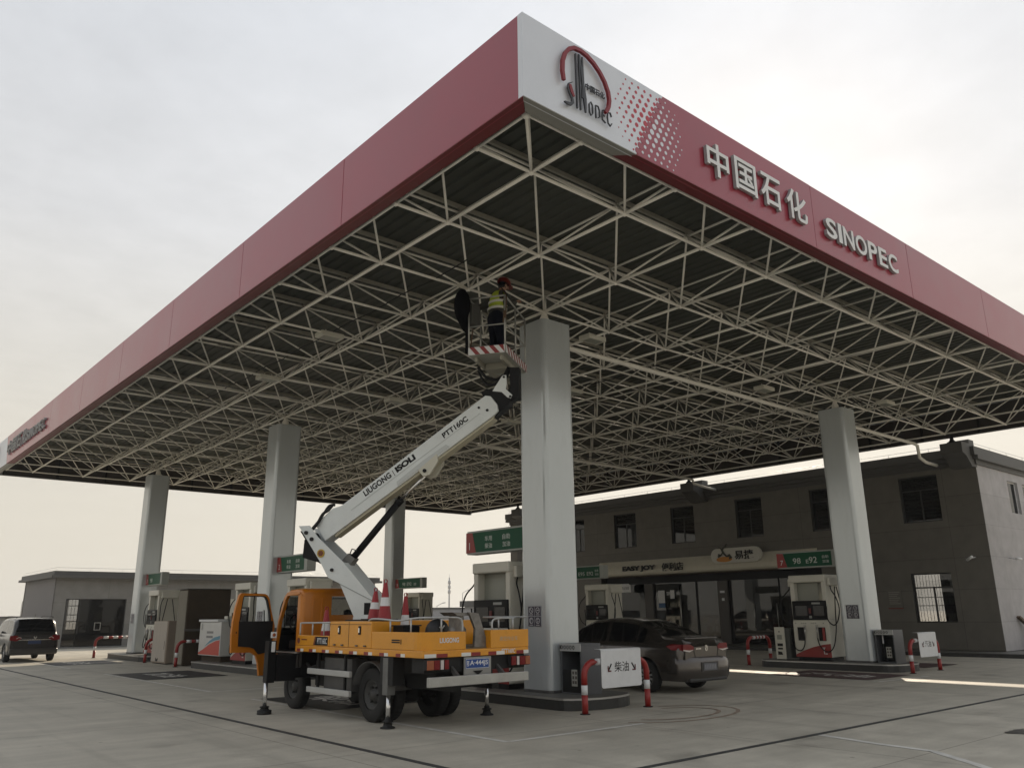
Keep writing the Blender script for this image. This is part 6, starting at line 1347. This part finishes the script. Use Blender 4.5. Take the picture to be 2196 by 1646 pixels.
# ================================================================== CARS
def car(name, label, cat, x, y0, Lc, W, st, zb, paint, glassbelt, cfg, wheels, wr_):
    """lofted body: st = stations (t, half width factor, deck z, roof z or 0, roof half width)"""
    t = thing(name, label, cat, (x, y0+Lc/2, 0))
    def interp(tt, k):
        for a_, b_ in zip(st[:-1], st[1:]):
            if a_[0] <= tt <= b_[0]:
                f = (tt-a_[0])/(b_[0]-a_[0]) if b_[0] > a_[0] else 0; f = f*f*(3-2*f) if k in (2,) else f; return a_[k]+(b_[k]-a_[k])*f
        return st[-1][k]
    n = int(Lc/.045); ts = [Lc*i/n for i in range(n+1)]; rows = []
    for tt in ts:
        hw = W/2*interp(tt,1); dk = interp(tt,2); rf_ = max(interp(tt,3), dk); rw = W/2*interp(tt,4); belt = min(zb, dk-.02) if rf_ <= dk+.01 else zb
        zbot = cfg['sill']; 
        for wt in wheels:
            d = abs(tt-wt); Rr = wr_+.06
            if d < Rr: zbot = max(zbot, wr_+math.sqrt(Rr*Rr-d*d)*.98)
        zt = zbot; g_ = rf_-belt
        mid = max(.0, min(1, g_/.35))
        P = [(hw*.90, zt-.0),(hw*.975, zt+.02),(hw, max(zt+.03,.42)),(hw*1.0, max(zt+.035,.60)),(hw*.985, max(zt+.04, belt-.12)),(hw*.95, max(zt+.045, belt-.01))]
        ww = hw*.93*(1-mid)+(hw*.90)*mid
        P += [(ww, belt+g_*.08), (ww+(rw-ww)*.45, belt+g_*.45), (ww+(rw-ww)*.86, belt+g_*.84), (rw*.86*mid+hw*.86*(1-mid), belt+g_*.965), (rw*.5*mid+hw*.5*(1-mid), rf_-.004), (0, rf_+.006)]
        rows.append([(x-a_, b_) for a_, b_ in P]+[(x+a_, b_) for a_, b_ in P[::-1][1:]])
    m_ = len(rows[0]); verts = [(px, y0+tt, pz) for tt, rw_ in zip(ts, rows) for (px, pz) in rw_]
    parts = {'body': MB(), 'side_window': MB(), 'rear_window': MB(), 'windscreen': MB()}
    for mb in parts.values(): mb.v = [V(p) for p in verts]
    for i in range(n):
        for k in range(m_-1):
            f = [i*m_+k, i*m_+k+1, (i+1)*m_+k+1, (i+1)*m_+k]; c = sum((V(verts[j]) for j in f), V())/4; tt = c.y-y0; kk = min(k, m_-2-k); nm = 'body'
            if kk in (6,7) and cfg['side'][0] < tt < cfg['side'][1] and (tt-cfg['pil']) > 0 or (kk in (6,7) and cfg['side'][0] < tt < cfg['side'][1]): 
                if not any(abs(tt-q) < .03 for q in cfg['pillars']) and c.z > zb+.03 and rows[i][9][1]-zb > .2: nm = 'side_window'
            if kk >= 8 and cfg['rear'][0] < tt < cfg['rear'][1] and kk >= 9: nm = 'rear_window'
            if kk >= 9 and cfg['front'][0] < tt < cfg['front'][1]: nm = 'windscreen'
            parts[nm].f.append(f); parts[nm].m.append(0); parts[nm].sm.append(True)
    b = parts['body']; o0 = len(b.v)
    for r_ in (0, n):
        row = [r_*m_+k for k in range(m_)]; pts = [b.v[j] for j in row]; zmin = cfg['sill']; b.f.append(row if r_ == 0 else row[::-1]); b.m.append(0); b.sm.append(False)
    bo = obj('body', b, paint, t, True)
    for nm in ('side_window','rear_window','windscreen'): obj(nm, parts[nm], darkglass, t, True)
    mb = MB(); mb.box((x-W*.40,y0+.12,cfg['sill']+.02),(x+W*.40,y0+Lc-.15,.62)); obj('underbody', mb, blackp, t, True)
    for wt in wheels:
        for s in (-1, 1):
            wx = x+s*(W/2-.105); wo = wheel(wx, y0+wt, wr_, .2, out=s, par=t, rimm=1)
            mb = MB()
            for q in range(10):
                a_ = q*math.pi/5; M_ = Matrix.Translation((wx+s*.075,y0+wt,wr_)) @ Matrix.Rotation(a_, 4, 'X'); mb.box((-.012,-.017,.03),(.012,.017,wr_*.60), 0, M_)
            mb.lathe((wx+s*.06,y0+wt,wr_), [(.06,-.01),(.06,s*.035),(.001,s*.036)], 14, axis='x'); mb.lathe((wx,y0+wt,wr_), [(wr_*.60,s*.04),(wr_*.62,s*.098),(wr_*.655,s*.10)], 24, axis='x'); obj('spokes', mb, mat('alloy',(.35,.35,.36),.35,metal=.6), wo, True)
    return t, bo
sx0, sy0, sL, sW = 8.5, 4.15, 4.45, 1.74
sed, sb_ = car('parked_sedan', 'grey brown sedan refuelling right of the nearest column', 'car', sx0, sy0, sL, sW,
  [(0,.80,.90,0,.7),(.03,.87,.97,0,.7),(.09,.94,1.045,0,.7),(.25,.975,1.075,0,.7),(.50,.99,1.085,1.06,.68),(.62,.995,1.08,1.12,.68),(.9,1,1.0,1.27,.66),(1.3,1,.95,1.41,.66),(1.7,1,.95,1.465,.66),(2.2,1,.95,1.475,.66),(2.6,1,.95,1.44,.65),(2.95,1,.95,1.32,.66),(3.25,1,.955,1.13,.68),(3.5,.99,.98,.95,.7),(3.9,.96,.93,0,.7),(4.25,.88,.80,0,.7),(4.45,.72,.62,0,.7)],
  .945, carbrown, 1, dict(sill=.24, side=(1.0,3.3), pil=0, pillars=(2.05,1.2), rear=(.58,1.36), front=(2.72,3.42)), (.92, 3.55), .31)
pr_ = YL(sx0, sy0, 0)
for s in (-1, 1):
    mb = MB(); pts = [(s*.38,.80),(s*.36,.92),(s*.52,.965),(s*.70,.955)]; poly(mb, Pl((sx0,sy0+.03,0),(1,0,0),(0,0,1)), [(s*.40,.84),(s*.38,.90),(s*.52,.955),(s*.74,.955),(s*.75,.83),(s*.55,.80)], -.03, .035); tl = obj('tail_lamp', mb, lampred, sed, True, bevel=.01)
    mb = MB(); poly(mb, Pl((sx0,sy0+.028,0),(1,0,0),(0,0,1)), [(s*.42,.845),(s*.56,.803),(s*.75,.832),(s*.75,.855),(s*.56,.835)], .034, .04); obj('clear_strip', mb, lampwh, tl, True)
    mb = MB(); q = [(sx0+s*.742,sy0+.04,.84),(sx0+s*.742,sy0+.04,.955),(sx0+s*.835,sy0+.22,.965),(sx0+s*.862,sy0+.34,.92),(sx0+s*.835,sy0+.22,.845)]; mb.prism(q, (s*.93,-.35,0), -.01, .018); obj('side_lens', mb, lampred, tl, True)
pb3 = Pl((sx0, sy0-.004, 0), (1,0,0), (0,0,1))
mb = MB(); prs = []
for (z, o_) in ((.27,-.03),(.32,.0),(.42,.012),(.58,.010),(.64,-.01),(.70,-.05)):
    ring = []
    for k in range(-10, 11):
        a_ = rad(k*9); xx = (sW/2+.004+o_*.5)*math.copysign(abs(math.sin(a_))**.55, math.sin(a_)); yy = sy0+.34-(.40+o_)*abs(math.cos(a_))**.42; ring.append((sx0+xx, yy, z))
    prs.append(ring)
vs = [p for r_ in prs for p in r_]; mb.add(vs, [(i*21+k, i*21+k+1, (i+1)*21+k+1, (i+1)*21+k) for i in range(5) for k in range(20)], 0, True)
obj('rear_bumper', mb, carbrown, sed, True)
mb = MB(); mb.rbox((sx0-.62,sy0-.045,.225),(sx0+.62,sy0+.2,.30), .03); obj('lower_valance', mb, mat('valance',(.03,.03,.03),.6), sed, True)
mb = MB(); mb.box((sx0-.28,sy0-.080,.42),(sx0+.28,sy0-.060,.60)); obj('plate_recess', mb, mat('recess_dark',(.03,.027,.025),.4), sed, True)
mb = MB(); mb.box((sx0-.22,sy0-.088,.44),(sx0+.22,sy0-.0805,.58)); np_ = obj('number_plate', mb, mat('plate_grey',(.11,.115,.13),.5), sed, True)
mb = MB(); [mb.box((sx0-.18+k*.055,sy0-.091,.465),(sx0-.15+k*.055,sy0-.0885,.555)) for k in range(7)]; obj('plate_marks', mb, mat('plate_marks',(.22,.22,.24),.5), np_, True)
mb = MB(); ribbon(mb, pb3, [(-.36,.68),(-.40,.80),(-.40,.97)], .008, .001, .004); ribbon(mb, pb3, [(.36,.68),(.40,.80),(.40,.97)], .008, .001, .004); ribbon(mb, pb3, [(-.36,.68),(.36,.68)], .008, .001, .004); obj('boot_seam', mb, blackp, sb_, True)
mb = MB(); ring = [(.04*math.cos(a_*math.pi/8), .87+.05*math.sin(a_*math.pi/8)) for a_ in range(17)]; ribbon(mb, pb3, ring, .011, .002, .01); ribbon(mb, pb3, [(-.02,.84),(.0,.88),(.02,.9)], .012, .002, .009); obj('boot_emblem', mb, chrome, sed, True)
mb = MB(); [ribbon(mb, pb3, [(-.34+k*.045,.86),(-.31+k*.045,.86)], .02, .002, .006) for k in range(4)]; obj('boot_lettering', mb, chrome, sed, True)
mb = MB(); [mb.rbox((sx0+s*(sW/2-.07)-.012,sy0+.9,.925),(sx0+s*(sW/2-.07)+.012,sy0+3.2,.95), .004) for s in (-1,1)]; o = obj('window_trim', mb, chrome, sed, True); 
for s in (-1, 1):
    mb = MB(); mb.rbox((sx0+s*(sW/2+.0)-.01,sy0+1.62,.78),(sx0+s*(sW/2+.0)+.025,sy0+1.82,.805), .008); mb.rbox((sx0+s*(sW/2)-.01,sy0+2.62,.77),(sx0+s*(sW/2)+.025,sy0+2.82,.795), .008); obj('door_handle', mb, chrome, sed, True)
    mb = MB(); mb.rbox((sx0+s*(sW/2+.10)-.09,sy0+3.05,.90),(sx0+s*(sW/2+.10)+.09,sy0+3.2,1.03), .03, seg=3); obj('door_mirror', mb, carbrown, sed, True)
mb = MB(); mb.rbox((sx0-.55,sy0+.10,1.045),(sx0+.55,sy0+.28,1.075), .012); obj('boot_lip', mb, carbrown, sed, True)
mb = MB()
for s in (-1, 1):
    for yy in (2.05,): mb.box((sx0+s*(sW/2-.002)-.002,sy0+yy,.38),(sx0+s*(sW/2-.002)+.002,sy0+yy+.008,.93))
obj('door_gap', mb, blackp, sb_, True)
vx0, vy0, vL, vW = 1.28, 29.9, 4.4, 1.72
van, vb_ = car('parked_van', 'dark people carrier at the left edge seen from behind', 'car', vx0, vy0, vL, vW,
  [(0,.93,.95,1.0,.80),(.05,.97,.98,1.12,.80),(.12,.99,1.0,1.30,.80),(.22,1,1.0,1.50,.79),(.32,1,1.0,1.58,.79),(.8,1,1.0,1.62,.79),(1.8,1,1.0,1.63,.79),(2.6,1,1.0,1.60,.78),(3.0,1,1.0,1.45,.78),(3.5,1,1.02,1.08,.78),(3.7,.99,1.0,0,.8),(4.1,.95,.9,0,.8),(4.4,.80,.7,0,.8)],
  .98, vanpaint, 1, dict(sill=.26, side=(.35,3.4), pil=0, pillars=(1.3,2.3), rear=(.03,.30), front=(2.75,3.6)), (.75, 3.45), .31)
pv = Pl((vx0, vy0-.002, 0), (1,0,0), (0,0,1)); tg = mat('tailgate_black',(.010,.008,.008),.25,coat=.5)
mb = MB(); poly(mb, pv, [(-.70,.42),(.70,.42),(.74,.95),(-.74,.95)], .001, .02); obj('tailgate', mb, tg, van, True, bevel=.01)
mb = MB(); mb.rbox((vx0-.82,vy0-.07,.28),(vx0+.82,vy0+.15,.50), .05, seg=3); obj('rear_bumper', mb, mat('van_bumper',(.04,.037,.035),.4,coat=.3), van, True)
mb = MB(); mb.rbox((vx0-.62,vy0-.045,.80),(vx0+.62,vy0-.02,.825), .006); obj('chrome_strip', mb, chrome, van, True)
for s in (-1, 1):
    mb = MB(); poly(mb, pv, [(s*.45,.86),(s*.62,.97),(s*.84,.97),(s*.85,.80),(s*.62,.77)], .0, .05); tl = obj('tail_lamp', mb, lampred, van, True, bevel=.01); mb = MB(); ribbon(mb, pv, [(s*.46,.88),(s*.55,.91),(s*.63,.86)], .025, .051, .055); obj('clear_strip', mb, lampwh, tl, True)
mb = MB(); mb.box((vx0-.22,vy0-.03,.66),(vx0+.22,vy0-.022,.78)); obj('number_plate', mb, mat('dim_plate_blue',(.03,.05,.12),.5), van, True)
mb = MB(); ribbon(mb, pv, [(-.05,.93),(.0,.87),(.05,.93)], .02, .02, .03); ribbon(mb, pv, [(-.05,.90),(.0,.84),(.05,.90)], .015, .02, .03); obj('tailgate_emblem', mb, chrome, van, True)
mb = MB(); [mb.tube(smooth_path([(vx0+s*.62,vy0+.5,1.61),(vx0+s*.62,vy0+.6,1.66),(vx0+s*.62,vy0+2.2,1.67),(vx0+s*.62,vy0+2.4,1.62)]), .015, 6) for s in (-1,1)]; obj('roof_rail', mb, blackp, van, True)
mb = MB(); mb.tube([(vx0,vy0+.5,1.62),(vx0,vy0+.45,1.75)], .006, 5); obj('aerial', mb, blackp, van, True)
for s in (-1, 1):
    mb = MB(); mb.rbox((vx0+s*(vW/2+.11)-.1,vy0+2.9,1.0),(vx0+s*(vW/2+.11)+.1,vy0+3.02,1.16), .03, seg=3); obj('door_mirror', mb, vanpaint, van, True)

# ================================================================== HAZE
hz = bpy.data.materials.new('haze_air'); hz.use_nodes = True; hn = hz.node_tree; hn.nodes.clear()
pv_ = hn.nodes.new('ShaderNodeVolumePrincipled'); pv_.inputs['Color'].default_value = (.86, .88, .90, 1); pv_.inputs['Density'].default_value = .0008; pv_.inputs['Anisotropy'].default_value = .3
ho = hn.nodes.new('ShaderNodeOutputMaterial'); hn.links.new(pv_.outputs[0], ho.inputs['Volume'])
mb = MB(); mb.box((-320,-320,-1),(720,920,26)); h_ = obj('haze', mb, hz); h_['kind'] = 'stuff'
